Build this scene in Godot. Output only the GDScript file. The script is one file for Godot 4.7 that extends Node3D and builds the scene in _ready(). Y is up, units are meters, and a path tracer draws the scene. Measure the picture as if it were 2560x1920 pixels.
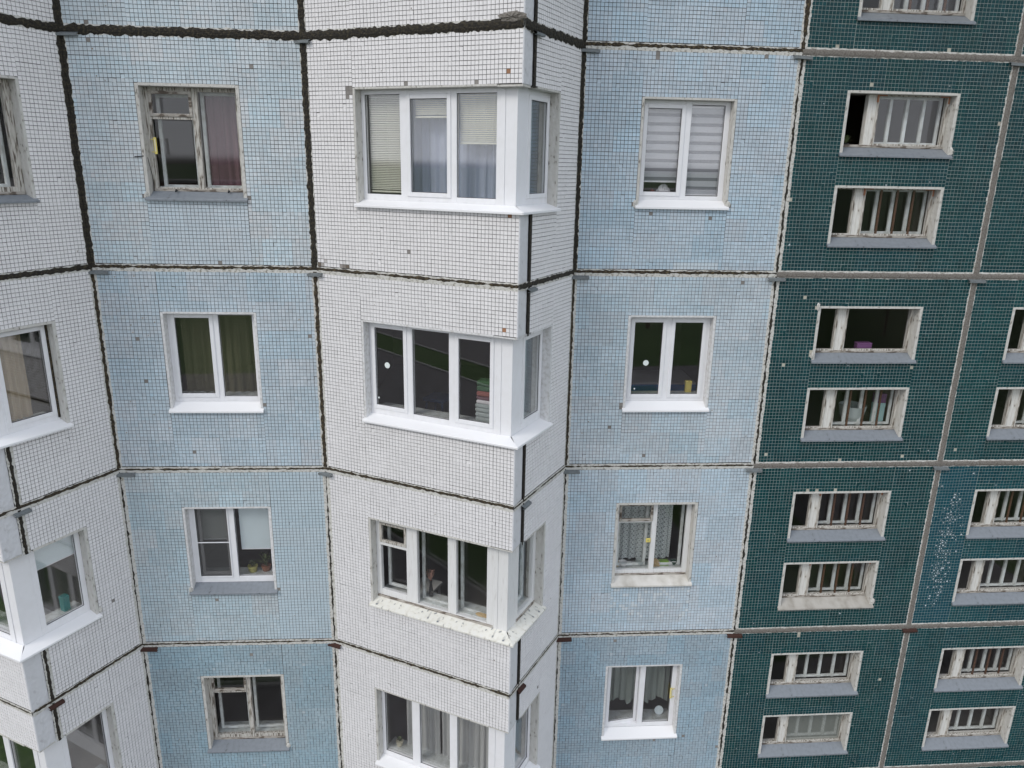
extends Node3D
# Facade of a mosaic-clad panel apartment block, seen from a drone a few floors up.

const ST := 2.8            # storey height
const Y0 := 1.42925        # height of the topmost full joint
const GROUND := -20.0
const BASE := Vector3(0.0, GROUND, -12.5)
const PITCH := 16.2693
const ROLL := 1.1833
const P := 0.048           # mosaic pitch

var V: Array[Vector2] = []
var FX := {}
var LEN := {}
var FD := {}
var FN := {}
var M := {}
var building: Node3D
var tile_mesh: ArrayMesh
var tri_mesh: ArrayMesh
var rng := RandomNumberGenerator.new()
var nz := FastNoiseLite.new()
var names := {}
var singles := 0


func _ready() -> void:
	rng.seed = 11
	nz.seed = 5
	nz.frequency = 1.0
	setup_camera_and_light()
	setup_faces()
	setup_materials()
	setup_surroundings()
	build_shell()
	build_panels()
	build_joints()
	build_windows()
	extras()
	build_interiors()


# ---------------------------------------------------------------- camera, sky, sun
func setup_camera_and_light() -> void:
	var cam := Camera3D.new()
	cam.name = "camera"
	var a := deg_to_rad(PITCH)
	var r := deg_to_rad(ROLL)
	var fw := Vector3(0, -sin(a), -cos(a))
	var up := Vector3(0, cos(a), -sin(a))
	var right := Vector3(1, 0, 0) * cos(r) + up * sin(r)
	var up2 := up * cos(r) - Vector3(1, 0, 0) * sin(r)
	cam.transform = Transform3D(Basis(right, up2, -fw), Vector3.ZERO)
	cam.fov = 2.0 * rad_to_deg(atan(960.0 / 1884.782))
	cam.far = 4000.0
	cam.near = 0.1
	add_child(cam)
	cam.current = true

	var env := Environment.new()
	env.background_mode = Environment.BG_SKY
	var sky := Sky.new()
	var sm := ProceduralSkyMaterial.new()
	sm.sky_top_color = lin(0.62, 0.67, 0.76)
	sm.sky_horizon_color = lin(0.82, 0.84, 0.89)
	sm.sky_curve = 0.15
	sm.ground_bottom_color = lin(0.12, 0.12, 0.115)
	sm.ground_horizon_color = lin(0.30, 0.31, 0.32)
	sm.sun_angle_max = 0.0
	var cover := NoiseTexture2D.new()
	cover.width = 1024
	cover.height = 512
	cover.seamless = true
	var cn := FastNoiseLite.new()
	cn.seed = 8
	cn.frequency = 0.006
	cn.fractal_octaves = 5
	cover.noise = cn
	var ramp := Gradient.new()
	ramp.offsets = PackedFloat32Array([0.0, 0.45, 1.0])
	ramp.colors = PackedColorArray([Color(0, 0, 0, 1), Color(0.18, 0.18, 0.19, 1), Color(0.45, 0.45, 0.46, 1)])
	cover.color_ramp = ramp
	sm.sky_cover = cover
	sky.sky_material = sm
	env.sky = sky
	env.background_energy_multiplier = 1.0
	env.tonemap_mode = Environment.TONE_MAPPER_LINEAR
	env.tonemap_exposure = 1.58
	env.sdfgi_enabled = true
	env.ssao_enabled = true
	env.ssil_enabled = true
	var we := WorldEnvironment.new()
	we.name = "world_environment"
	we.environment = env
	add_child(we)

	var sun := DirectionalLight3D.new()
	sun.name = "sun"
	sun.light_energy = 0.30
	sun.light_angular_distance = 22.0
	sun.light_color = Color(1.0, 0.985, 0.965)
	sun.shadow_enabled = true
	sun.transform = Transform3D(Basis.looking_at(-Vector3(-0.62, 0.72, 0.62).normalized(), Vector3.UP), Vector3(0, 30, 0))
	add_child(sun)


# ---------------------------------------------------------------- plan of the facade
func setup_faces() -> void:
	V = [Vector2(-6.131, -8.152), Vector2(-5.413, -9.651), Vector2(-2.596, -9.846), Vector2(0.054, -8.678), Vector2(0.789, -10.091),
		Vector2(3.569, -10.299), Vector2(6.416, -10.534), Vector2(9.262, -10.768)]
	var kd := V[3] - V[2]
	face("K", V[0] - kd, V[0])
	face("L", V[0], V[1])
	face("A", V[1], V[2])
	face("M", V[2], V[3])
	face("R", V[3], V[4])
	face("B", V[4], V[5])
	face("C", V[5], V[6])
	face("D", V[6], V[7])


func face(n: String, a: Vector2, b: Vector2) -> void:
	var d := (b - a).normalized()
	var o := Vector2(-d.y, d.x)
	FD[n] = Vector3(d.x, 0, d.y)
	FN[n] = Vector3(o.x, 0, o.y)
	LEN[n] = (b - a).length()
	FX[n] = Transform3D(Basis(FD[n], Vector3.UP, FN[n]), Vector3(a.x, Y0, a.y))


func fx(n: String, k: int) -> Transform3D:
	return FX[n] * Transform3D(Basis(), Vector3(0, -ST * k, 0))


# ---------------------------------------------------------------- materials
func lin(r: float, g: float, b: float, a := 1.0) -> Color:
	var c := Color(r, g, b).linear_to_srgb()
	c.a = a
	return c


func noise_tex(freq: float, seed_: int, stops: Array, size := 512, octaves := 4, normal := false, kind := FastNoiseLite.TYPE_SIMPLEX_SMOOTH) -> NoiseTexture2D:
	var t := NoiseTexture2D.new()
	t.width = size
	t.height = size
	t.seamless = true
	var n := FastNoiseLite.new()
	n.noise_type = kind
	n.seed = seed_
	n.frequency = freq
	n.fractal_octaves = octaves
	t.noise = n
	if normal:
		t.as_normal_map = true
		t.bump_strength = 6.0
	else:
		var g := Gradient.new()
		var o := PackedFloat32Array()
		var c := PackedColorArray()
		for s in stops:
			o.append(s[0])
			c.append(s[1])
		g.offsets = o
		g.colors = c
		t.color_ramp = g
	return t


func mat(called: String, c: Color, rough: float, tex: Texture2D = null, scale := Vector3.ONE, spec := 0.5) -> StandardMaterial3D:
	var m := StandardMaterial3D.new()
	m.resource_name = called
	m.albedo_color = c
	m.roughness = rough
	m.metallic_specular = spec
	if tex:
		m.albedo_texture = tex
		m.uv1_triplanar = true
		m.uv1_scale = scale
	M[called] = m
	return m


func bump(called: String, t: Texture2D, amount: float) -> void:
	M[called].normal_enabled = true
	M[called].normal_texture = t
	M[called].normal_scale = amount


func setup_materials() -> void:
	var speck := noise_tex(0.03, 3, [[0.0, Color(0.84, 0.83, 0.81)], [0.45, Color(0.95, 0.95, 0.95)], [1.0, Color(1, 1, 1)]])
	var blotch := noise_tex(0.012, 9, [[0.0, Color(0.80, 0.79, 0.77)], [0.4, Color(0.94, 0.935, 0.925)], [0.7, Color(1, 1, 1)], [1.0, Color(1, 1, 1)]])
	var bumpy := noise_tex(0.05, 4, [], 512, 4, true)
	var tiles := mat("tile", Color.WHITE, 0.42, noise_tex(0.02, 21, [[0.0, Color(0.90, 0.89, 0.87)], [0.5, Color(0.98, 0.98, 0.97)], [1.0, Color(1, 1, 1)]]), Vector3(0.9, 0.6, 0.9))
	tiles.vertex_color_use_as_albedo = true
	tiles.metallic_specular = 0.32
	mat("grout_dark", lin(0.075, 0.069, 0.067), 0.95, speck, Vector3(2, 2, 2))
	mat("grout_light", lin(0.42, 0.455, 0.43), 0.95, speck, Vector3(2, 2, 2))
	var tar := noise_tex(0.03, 12, [[0.0, Color(0.42, 0.40, 0.38)], [0.45, Color(0.58, 0.55, 0.51)], [0.62, Color(0.76, 0.72, 0.62)], [0.75, Color(1, 0.96, 0.80)], [1.0, Color(1.0, 0.95, 0.78)]])
	mat("tar", lin(0.052, 0.048, 0.041), 0.85, tar, Vector3(1.6, 1.6, 1.6))
	bump("tar", bumpy, 1.0)
	mat("tar_brown", lin(0.105, 0.090, 0.072), 0.9, tar, Vector3(1.6, 1.6, 1.6))
	bump("tar_brown", bumpy, 1.0)
	mat("cement_pale", lin(0.62, 0.61, 0.585), 0.95, noise_tex(0.03, 31, [[0.0, Color(0.60, 0.58, 0.54)], [0.28, Color(0.82, 0.81, 0.78)], [0.36, Color(0.96, 0.96, 0.95)], [1.0, Color(1, 1, 1)]]), Vector3(1.2, 1.2, 1.2))
	bump("cement_pale", bumpy, 0.7)
	mat("cement_grey", lin(0.24, 0.225, 0.21), 0.95, noise_tex(0.025, 33, [[0.0, Color(0.62, 0.60, 0.57)], [0.5, Color(0.9, 0.89, 0.87)], [1.0, Color(1, 1, 1)]]), Vector3(2.5, 2.5, 2.5))
	bump("cement_grey", bumpy, 0.7)
	mat("painted_concrete", lin(0.63, 0.635, 0.66), 0.9, noise_tex(0.02, 19, [[0.0, Color(0.84, 0.83, 0.82)], [0.18, Color(0.95, 0.95, 0.945)], [0.26, Color(0.985, 0.985, 0.98)], [1.0, Color(1, 1, 1)]]), Vector3(0.5, 0.4, 0.5))
	bump("painted_concrete", bumpy, 0.3)
	mat("pvc", lin(0.80, 0.80, 0.82), 0.32, noise_tex(0.015, 41, [[0.0, Color(0.975, 0.975, 0.97)], [0.5, Color(0.99, 0.99, 0.99)], [1.0, Color(1, 1, 1)]]), Vector3(1.2, 0.8, 1.2))
	mat("pvc_grey", lin(0.42, 0.41, 0.41), 0.5)
	mat("gasket", lin(0.022, 0.023, 0.025), 0.6)
	# flaking paint on old wood: paint and bare grey wood with a hard outline, drawn out along the grain
	var flake := noise_tex(0.02, 52, [[0.0, Color(0.45, 0.42, 0.39)], [0.17, Color(0.62, 0.59, 0.55)], [0.23, Color(0.90, 0.885, 0.86)], [0.45, Color(0.96, 0.955, 0.94)], [1.0, Color(1, 1, 0.99)]], 512, 4)
	mat("old_paint", lin(0.70, 0.69, 0.67), 0.7, flake, Vector3(2.6, 0.35, 2.6))
	bump("old_paint", bumpy, 0.4)
	var bare := noise_tex(0.02, 57, [[0.0, Color(0.36, 0.32, 0.29)], [0.40, Color(0.58, 0.54, 0.50)], [0.48, Color(0.84, 0.82, 0.79)], [1.0, Color(1, 1, 0.98)]], 512, 4)
	mat("bare_wood", lin(0.50, 0.48, 0.46), 0.8, bare, Vector3(0.35, 0.9, 0.9))
	bump("bare_wood", bumpy, 0.6)
	mat("weathered", lin(0.52, 0.50, 0.475), 0.8, noise_tex(0.02, 58, [[0.0, Color(0.40, 0.36, 0.33)], [0.30, Color(0.62, 0.59, 0.55)], [0.37, Color(0.86, 0.845, 0.82)], [0.6, Color(1, 1, 0.98)], [1.0, Color(1.0, 1.0, 1.0)]], 512, 4), Vector3(3.0, 0.4, 3.0))
	bump("weathered", bumpy, 0.5)
	mat("white_wood", lin(0.73, 0.73, 0.73), 0.6, noise_tex(0.02, 59, [[0.0, Color(0.72, 0.70, 0.68)], [0.15, Color(0.90, 0.89, 0.88)], [0.3, Color(0.97, 0.97, 0.965)], [1.0, Color(1, 1, 1)]], 512, 4), Vector3(3.0, 0.3, 3.0))
	mat("inner_paint", lin(0.58, 0.61, 0.60), 0.5, blotch, Vector3(1, 1, 1))
	mat("brown_bar", lin(0.10, 0.055, 0.035), 0.7, noise_tex(0.03, 61, [[0.0, Color(0.4, 0.35, 0.3)], [0.5, Color(1, 0.9, 0.8)], [0.68, Color(1, 0.95, 0.85)], [1.0, Color(1, 1, 1)]]), Vector3(4, 1.5, 4))
	mat("reveal_old", lin(0.62, 0.61, 0.585), 0.9, noise_tex(0.02, 71, [[0.0, Color(0.55, 0.53, 0.51)], [0.20, Color(0.74, 0.73, 0.71)], [0.27, Color(0.93, 0.925, 0.91)], [1.0, Color(1, 1, 1)]]), Vector3(1.4, 0.6, 1.4))
	bump("reveal_old", bumpy, 0.5)
	mat("reveal_new", lin(0.72, 0.72, 0.72), 0.7, speck, Vector3(1, 1, 1))
	mat("sill_grey", lin(0.225, 0.248, 0.275), 0.45, noise_tex(0.03, 81, [[0.0, Color(0.40, 0.38, 0.36)], [0.13, Color(0.90, 0.90, 0.90)], [0.4, Color(0.965, 0.965, 0.965)], [0.8, Color(1, 1, 1)], [1.0, Color(1.0, 1.0, 1.0)]], 512, 3), Vector3(0.8, 0.8, 0.8))
	mat("sill_white", lin(0.80, 0.80, 0.81), 0.4)
	mat("sill_cream", lin(0.66, 0.64, 0.60), 0.7, blotch, Vector3(0.6, 0.6, 0.6))
	mat("sill_beige", lin(0.44, 0.42, 0.385), 0.8, blotch, Vector3(0.8, 0.8, 0.8))
	mat("sill_peel", lin(0.74, 0.73, 0.70), 0.6, noise_tex(0.022, 91, [[0.0, Color(0.36, 0.41, 0.47)], [0.185, Color(0.40, 0.45, 0.51)], [0.195, Color(0.94, 0.93, 0.90)], [0.5, Color(1, 1, 0.98)], [1.0, Color(1, 1, 1)]], 512, 3), Vector3(1.0, 1.0, 1.0))
	mat("zinc", lin(0.17, 0.19, 0.20), 0.5, blotch, Vector3(4, 4, 4))
	mat("rusty", lin(0.055, 0.028, 0.022), 0.8, noise_tex(0.04, 95, [[0.0, Color(0.5, 0.4, 0.4)], [0.6, Color(1, 0.9, 0.85)], [0.75, Color(1, 0.8, 0.65)], [1.0, Color(1, 0.9, 0.8)]]), Vector3(4, 4, 4))
	var g := mat("glass", Color(0.10, 0.12, 0.115, 0.01), 0.0)
	g.transparency = BaseMaterial3D.TRANSPARENCY_ALPHA
	var fg := mat("frosted_glass", lin(0.30, 0.32, 0.29, 0.50), 0.4)
	fg.transparency = BaseMaterial3D.TRANSPARENCY_ALPHA
	mat("room_wall", lin(0.26, 0.23, 0.19), 0.95)
	mat("room_ceiling", lin(0.30, 0.29, 0.27), 0.95)
	mat("concrete", lin(0.26, 0.255, 0.245), 0.95, blotch, Vector3(0.8, 0.8, 0.8))
	mat("brick_hole", lin(0.36, 0.17, 0.10), 0.95)
	mat("mortar_hole", lin(0.30, 0.28, 0.26), 0.95)
	mat("asphalt", lin(0.15, 0.142, 0.145), 0.95, noise_tex(0.02, 101, [[0.0, Color(0.75, 0.73, 0.72)], [1.0, Color(1, 1, 1)]]), Vector3(0.1, 0.1, 0.1))
	mat("grass", lin(0.052, 0.098, 0.021), 0.95, noise_tex(0.04, 103, [[0.0, Color(0.6, 0.65, 0.5)], [1.0, Color(1, 1, 0.9)]]), Vector3(0.15, 0.15, 0.15))
	mat("kerb", lin(0.35, 0.34, 0.32), 0.95)
	mat("bark", lin(0.09, 0.07, 0.05), 0.95)
	mat("leaves", lin(0.05, 0.09, 0.028), 0.8)
	mat("red_brick", lin(0.24, 0.085, 0.06), 0.95)
	mat("pale_panel", lin(0.50, 0.49, 0.46), 0.95)
	mat("far_window", lin(0.03, 0.035, 0.04), 0.2)
	tile_mesh = make_tile()
	tri_mesh = make_chip()


# ---------------------------------------------------------------- mesh helpers
class MB:
	var v := PackedVector3Array()
	var n := PackedVector3Array()
	var uv := PackedVector2Array()

	func tri(a: Vector3, b: Vector3, c: Vector3, out: Vector3, na = null, nb = null, nc = null) -> void:
		var x := (b - a).cross(c - a)
		if x.length_squared() < 1e-16:
			return
		var f := x.normalized()
		if f.dot(out) > 0.0:   # front faces run clockwise
			var t := b
			b = c
			c = t
			var tn = nb
			nb = nc
			nc = tn
		else:
			f = -f
		v.append_array(PackedVector3Array([a, b, c]))
		n.append_array(PackedVector3Array([na if na != null else f, nb if nb != null else f, nc if nc != null else f]))

	func quad(a: Vector3, b: Vector3, c: Vector3, d: Vector3, out: Vector3) -> void:
		tri(a, b, c, out)
		tri(a, c, d, out)

	func box(mn: Vector3, mx: Vector3, bev := 0.003) -> void:
		var c := (mn + mx) * 0.5
		var h := (mx - mn) * 0.5
		bev = minf(bev, minf(h.x, minf(h.y, h.z)) * 0.6)
		for ax in 3:
			var b1 := (ax + 1) % 3
			var b2 := (ax + 2) % 3
			for s in [-1.0, 1.0]:
				var o := Vector3.ZERO
				o[ax] = s
				var q := []
				for e in [[-1.0, -1.0], [1.0, -1.0], [1.0, 1.0], [-1.0, 1.0]]:
					q.append(_p(c, h, bev, ax, b1, b2, s, e[0], e[1], ax))
				quad(q[0], q[1], q[2], q[3], o)
			if bev > 0.0:
				for s1 in [-1.0, 1.0]:      # edges along axis ax
					for s2 in [-1.0, 1.0]:
						var o2 := Vector3.ZERO
						o2[b1] = s1
						o2[b2] = s2
						quad(_p(c, h, bev, ax, b1, b2, -1.0, s1, s2, b1), _p(c, h, bev, ax, b1, b2, 1.0, s1, s2, b1), _p(c, h, bev, ax, b1, b2, 1.0, s1, s2, b2), _p(c, h, bev, ax, b1, b2, -1.0, s1, s2, b2), o2)
		if bev > 0.0:
			for sx in [-1.0, 1.0]:
				for sy in [-1.0, 1.0]:
					for sz in [-1.0, 1.0]:
						tri(_p(c, h, bev, 0, 1, 2, sx, sy, sz, 0), _p(c, h, bev, 0, 1, 2, sx, sy, sz, 1), _p(c, h, bev, 0, 1, 2, sx, sy, sz, 2), Vector3(sx, sy, sz))

	func _p(c: Vector3, h: Vector3, bev: float, a0: int, a1: int, a2: int, s0: float, s1: float, s2: float, on: int) -> Vector3:
		var r := Vector3.ZERO
		r[a0] = s0 * (h[a0] - (0.0 if on == a0 else bev))
		r[a1] = s1 * (h[a1] - (0.0 if on == a1 else bev))
		r[a2] = s2 * (h[a2] - (0.0 if on == a2 else bev))
		return c + r

	# box between two points with a rectangular section
	func bar(a: Vector3, b: Vector3, w: float, d: float, up := Vector3.UP) -> void:
		var f := (b - a).normalized()
		if absf(f.dot(up)) > 0.98:
			up = Vector3.RIGHT
		var x := up.cross(f).normalized() * w * 0.5
		var y := f.cross(x).normalized() * d * 0.5
		var q := [x + y, x - y, -x - y, -x + y]
		for i in 4:
			var j := (i + 1) % 4
			quad(a + q[i], b + q[i], b + q[j], a + q[j], q[i] + q[j])
		quad(a + q[0], a + q[1], a + q[2], a + q[3], -f)
		quad(b + q[0], b + q[1], b + q[2], b + q[3], f)

	# round rod through points
	func rod(pts: Array, r: float, sides := 6) -> void:
		for i in pts.size() - 1:
			var a: Vector3 = pts[i]
			var b: Vector3 = pts[i + 1]
			var f := (b - a).normalized()
			var u := f.cross(Vector3.UP if absf(f.y) < 0.9 else Vector3.RIGHT).normalized()
			var w := f.cross(u)
			for k in sides:
				var t0 := TAU * k / sides
				var t1 := TAU * (k + 1) / sides
				var d0 := u * cos(t0) + w * sin(t0)
				var d1 := u * cos(t1) + w * sin(t1)
				tri(a + d0 * r, b + d0 * r, b + d1 * r, d0 + d1, d0, d0, d1)
				tri(a + d0 * r, b + d1 * r, a + d1 * r, d0 + d1, d0, d1, d1)
			if i == 0 or i == pts.size() - 2:
				for k in sides:
					var c0 := TAU * k / sides
					var c1 := TAU * (k + 1) / sides
					var e0 := (u * cos(c0) + w * sin(c0)) * r
					var e1 := (u * cos(c1) + w * sin(c1)) * r
					if i == 0:
						tri(a, a + e0, a + e1, -f)
					if i == pts.size() - 2:
						tri(b, b + e0, b + e1, f)

	# lathe about y: profile of Vector2(radius, height)
	func lathe(at: Vector3, prof: Array, sides := 18, squash := Vector3.ONE) -> void:
		for i in prof.size() - 1:
			var p: Vector2 = prof[i]
			var q: Vector2 = prof[i + 1]
			var dir := (q - p).normalized()
			for k in sides:
				var t0 := TAU * k / sides
				var t1 := TAU * (k + 1) / sides
				var a := Vector3(cos(t0), 0, sin(t0))
				var b := Vector3(cos(t1), 0, sin(t1))
				var n0 := (a * dir.y - Vector3.UP * dir.x).normalized()
				var n1 := (b * dir.y - Vector3.UP * dir.x).normalized()
				var pa := at + (a * p.x + Vector3.UP * p.y) * squash
				var pb := at + (b * p.x + Vector3.UP * p.y) * squash
				var qa := at + (a * q.x + Vector3.UP * q.y) * squash
				var qb := at + (b * q.x + Vector3.UP * q.y) * squash
				tri(pa, pb, qb, n0 + n1, n0, n1, n1)
				tri(pa, qb, qa, n0 + n1, n0, n1, n0)

	func shift(o: Vector3) -> MB:
		for i in v.size():
			v[i] -= o
		return self

	func mesh(m: Material) -> ArrayMesh:
		var am := ArrayMesh.new()
		var a := []
		a.resize(Mesh.ARRAY_MAX)
		a[Mesh.ARRAY_VERTEX] = v
		a[Mesh.ARRAY_NORMAL] = n
		if uv.size() == v.size():
			a[Mesh.ARRAY_TEX_UV] = uv
		am.add_surface_from_arrays(Mesh.PRIMITIVE_TRIANGLES, a)
		if m:
			am.surface_set_material(0, m)
		return am


func make_tile() -> ArrayMesh:
	var b := MB.new()
	var s := 0.0222
	var t := 0.0202
	var h := 0.0055
	var hh := 0.0040
	var lo := [Vector3(-s, -s, 0), Vector3(s, -s, 0), Vector3(s, s, 0), Vector3(-s, s, 0)]
	for i in 4:
		var j := (i + 1) % 4
		var a: Vector3 = lo[i]
		var c: Vector3 = lo[j]
		var e := (a + c).normalized()
		b.quad(a, c, c + Vector3(0, 0, hh), a + Vector3(0, 0, hh), e)
		var a2 := Vector3(signf(a.x) * t, signf(a.y) * t, h)
		var c2 := Vector3(signf(c.x) * t, signf(c.y) * t, h)
		b.quad(a + Vector3(0, 0, hh), c + Vector3(0, 0, hh), c2, a2, e + Vector3(0, 0, 0.7))
	b.quad(Vector3(-t, -t, h), Vector3(t, -t, h), Vector3(t, t, h), Vector3(-t, t, h), Vector3(0, 0, 1))
	return b.mesh(M["tile"])


func make_chip() -> ArrayMesh:
	var b := MB.new()
	var p := [Vector3(-0.018, -0.016, 0), Vector3(0.019, -0.012, 0), Vector3(0.002, 0.019, 0)]
	var up := Vector3(0, 0, 0.003)
	b.tri(p[0] + up, p[1] + up, p[2] + up, Vector3(0, 0, 1))
	for i in 3:
		var a: Vector3 = p[i]
		var c: Vector3 = p[(i + 1) % 3]
		b.quad(a, c, c + up, a + up, a + c)
	return b.mesh(M["tile"])


func number(called: String) -> String:
	names[called] = int(names.get(called, 0)) + 1
	return called if names[called] == 1 else "%s_%03d" % [called, names[called] - 1]


func part(parent: Node3D, called: String, b: MB, m: Material, xf := Transform3D()) -> MeshInstance3D:
	var o := MeshInstance3D.new()
	o.name = called
	o.mesh = b.mesh(m)
	o.transform = xf
	parent.add_child(o, true)
	return o


func thing(called: String, label: String, category: String, xf: Transform3D, group := "") -> Node3D:
	var o := Node3D.new()
	o.name = number(called)
	o.transform = xf
	add_child(o)
	tag(o, label, category, group)
	return o


func tag(o: Node, label: String, category: String, group := "") -> void:
	o.set_meta("label", label)
	o.set_meta("category", category)
	if group:
		o.set_meta("group", group)


func structure(called: String, b: MB, m: Material) -> MeshInstance3D:
	var o := MeshInstance3D.new()
	o.name = number(called)
	o.mesh = b.mesh(m)
	add_child(o)
	o.set_meta("kind", "structure")
	return o


func bx(xf: Transform3D) -> Transform3D:   # world transform -> the building's own axes
	return Transform3D(xf.basis, xf.origin - BASE)


# ---------------------------------------------------------------- what the panes mirror
func flat(b: MB, x0: float, z0: float, x1: float, z1: float, y: float) -> void:
	b.quad(Vector3(x0, y, z0), Vector3(x1, y, z0), Vector3(x1, y, z1), Vector3(x0, y, z1), Vector3.UP)


func setup_surroundings() -> void:
	var b := MB.new()
	flat(b, -2500, -2500, 2500, 2500, GROUND)
	structure("ground", b, M["grass"]).set_meta("label", "wide green ground around the apartment block")
	b = MB.new()
	for r in [[-140.0, -6.0, 14.0, 6.0], [-140.0, 10.5, 14.0, 29.0], [-140.0, 33.5, 14.0, 46.0], [14.0, -6.0, 90.0, 5.0]]:
		flat(b, r[0], r[1], r[2], r[3], GROUND + 0.004)
	flat(b, 22.0, 5.0, 30.0, 46.0, GROUND + 0.004)
	flat(b, -140.0, 46.0, 160.0, 53.0, GROUND + 0.004)
	structure("road", b, M["asphalt"])
	b = MB.new()
	for z in [6.0, 10.5, 29.0, 33.5]:
		b.box(Vector3(-140, GROUND, z - 0.09), Vector3(14, GROUND + 0.14, z + 0.09), 0.02)
	structure("kerb", b, M["kerb"])
	# trees along the far side
	var crown := make_crown(3, 1400)
	var crown2 := make_crown(8, 1400)
	var trunk := MB.new()
	trunk.rod([Vector3.ZERO, Vector3(0.05, 2.2, 0.0), Vector3(-0.05, 4.4, 0.1)], 0.16, 7)
	trunk.rod([Vector3(0, 2.6, 0), Vector3(1.0, 4.6, 0.4)], 0.07, 5)
	trunk.rod([Vector3(0, 2.9, 0), Vector3(-0.9, 4.8, -0.5)], 0.07, 5)
	var tmesh := trunk.mesh(M["bark"])
	var r2 := RandomNumberGenerator.new()
	r2.seed = 77
	for i in 18:
		var t := Node3D.new()
		t.name = number("roadside_tree")
		var tr := MeshInstance3D.new()
		tr.name = "trunk"
		tr.mesh = tmesh
		t.add_child(tr)
		var cr := MeshInstance3D.new()
		cr.name = "crown"
		cr.mesh = crown if i % 2 == 0 else crown2
		t.add_child(cr)
		var s := r2.randf_range(1.3, 2.1)
		t.transform = Transform3D(Basis(Vector3.UP, r2.randf() * TAU).scaled(Vector3.ONE * s), Vector3(-130 + i * 16.0 + r2.randf_range(-3, 3), GROUND, 62 + r2.randf_range(0, 26)))
		add_child(t)
		tag(t, "leafy tree along the road behind the camera, mirrored in the panes", "tree", "trees along the road")
	# far blocks
	block("brick_apartment_block", "red brick apartment block mirrored in the old wooden window", Vector3(-62, GROUND, 150), 64, 15, M["red_brick"], 5)
	block("panel_apartment_block", "pale panel apartment block across the road, mirrored in the panes", Vector3(46, GROUND, 140), 70, 15, M["pale_panel"], 5)


func block(called: String, label: String, at: Vector3, w: float, h: float, m: Material, floors: int) -> void:
	var t := thing(called, label, "building", Transform3D(Basis(), at))
	var b := MB.new()
	b.box(Vector3(-w / 2, 0, -6), Vector3(w / 2, h, 6), 0.0)
	part(t, "wall", b, m)
	b = MB.new()
	b.box(Vector3(-w / 2 - 0.4, h, -6.4), Vector3(w / 2 + 0.4, h + 0.5, 6.4), 0.0)
	part(t, "roof", b, M["concrete"])
	var wb := MB.new()
	wb.box(Vector3(-0.8, 0, -0.05), Vector3(0.8, 1.5, 0.02), 0.0)
	var wm := wb.mesh(M["far_window"])
	var n := int(w / 4.0)
	for f in floors:
		for i in n:
			var o := MeshInstance3D.new()
			o.name = "window"
			o.mesh = wm
			o.position = Vector3(-w / 2 + (i + 0.5) * w / n, f * h / floors + 0.9, -6.0)
			t.add_child(o, true)


func make_crown(seed_: int, count: int) -> ArrayMesh:
	var r := RandomNumberGenerator.new()
	r.seed = seed_
	var b := MB.new()
	var lobes := []
	for i in 9:
		lobes.append([Vector3(r.randf_range(-1.6, 1.6), r.randf_range(3.4, 6.6), r.randf_range(-1.6, 1.6)), r.randf_range(0.7, 1.3)])
	for i in count:
		var l = lobes[i % lobes.size()]
		var d := Vector3(r.randfn(), r.randfn(), r.randfn()).normalized()
		var c: Vector3 = l[0] + d * float(l[1]) * pow(r.randf(), 0.4)
		var u := Vector3(r.randfn(), r.randfn(), r.randfn()).normalized() * 0.16
		var w := u.cross(Vector3(r.randfn(), r.randfn(), r.randfn())).normalized() * 0.11
		b.quad(c - u, c - w, c + u, c + w, Vector3.UP)
	return b.mesh(M["leaves"])


# ---------------------------------------------------------------- building shell (floors, partitions, lower walls)
func inset(n: String, s: float, depth: float) -> Vector2:
	var o: Vector3 = FX[n].origin + FD[n] * s - FN[n] * depth
	return Vector2(o.x, o.z)


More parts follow.
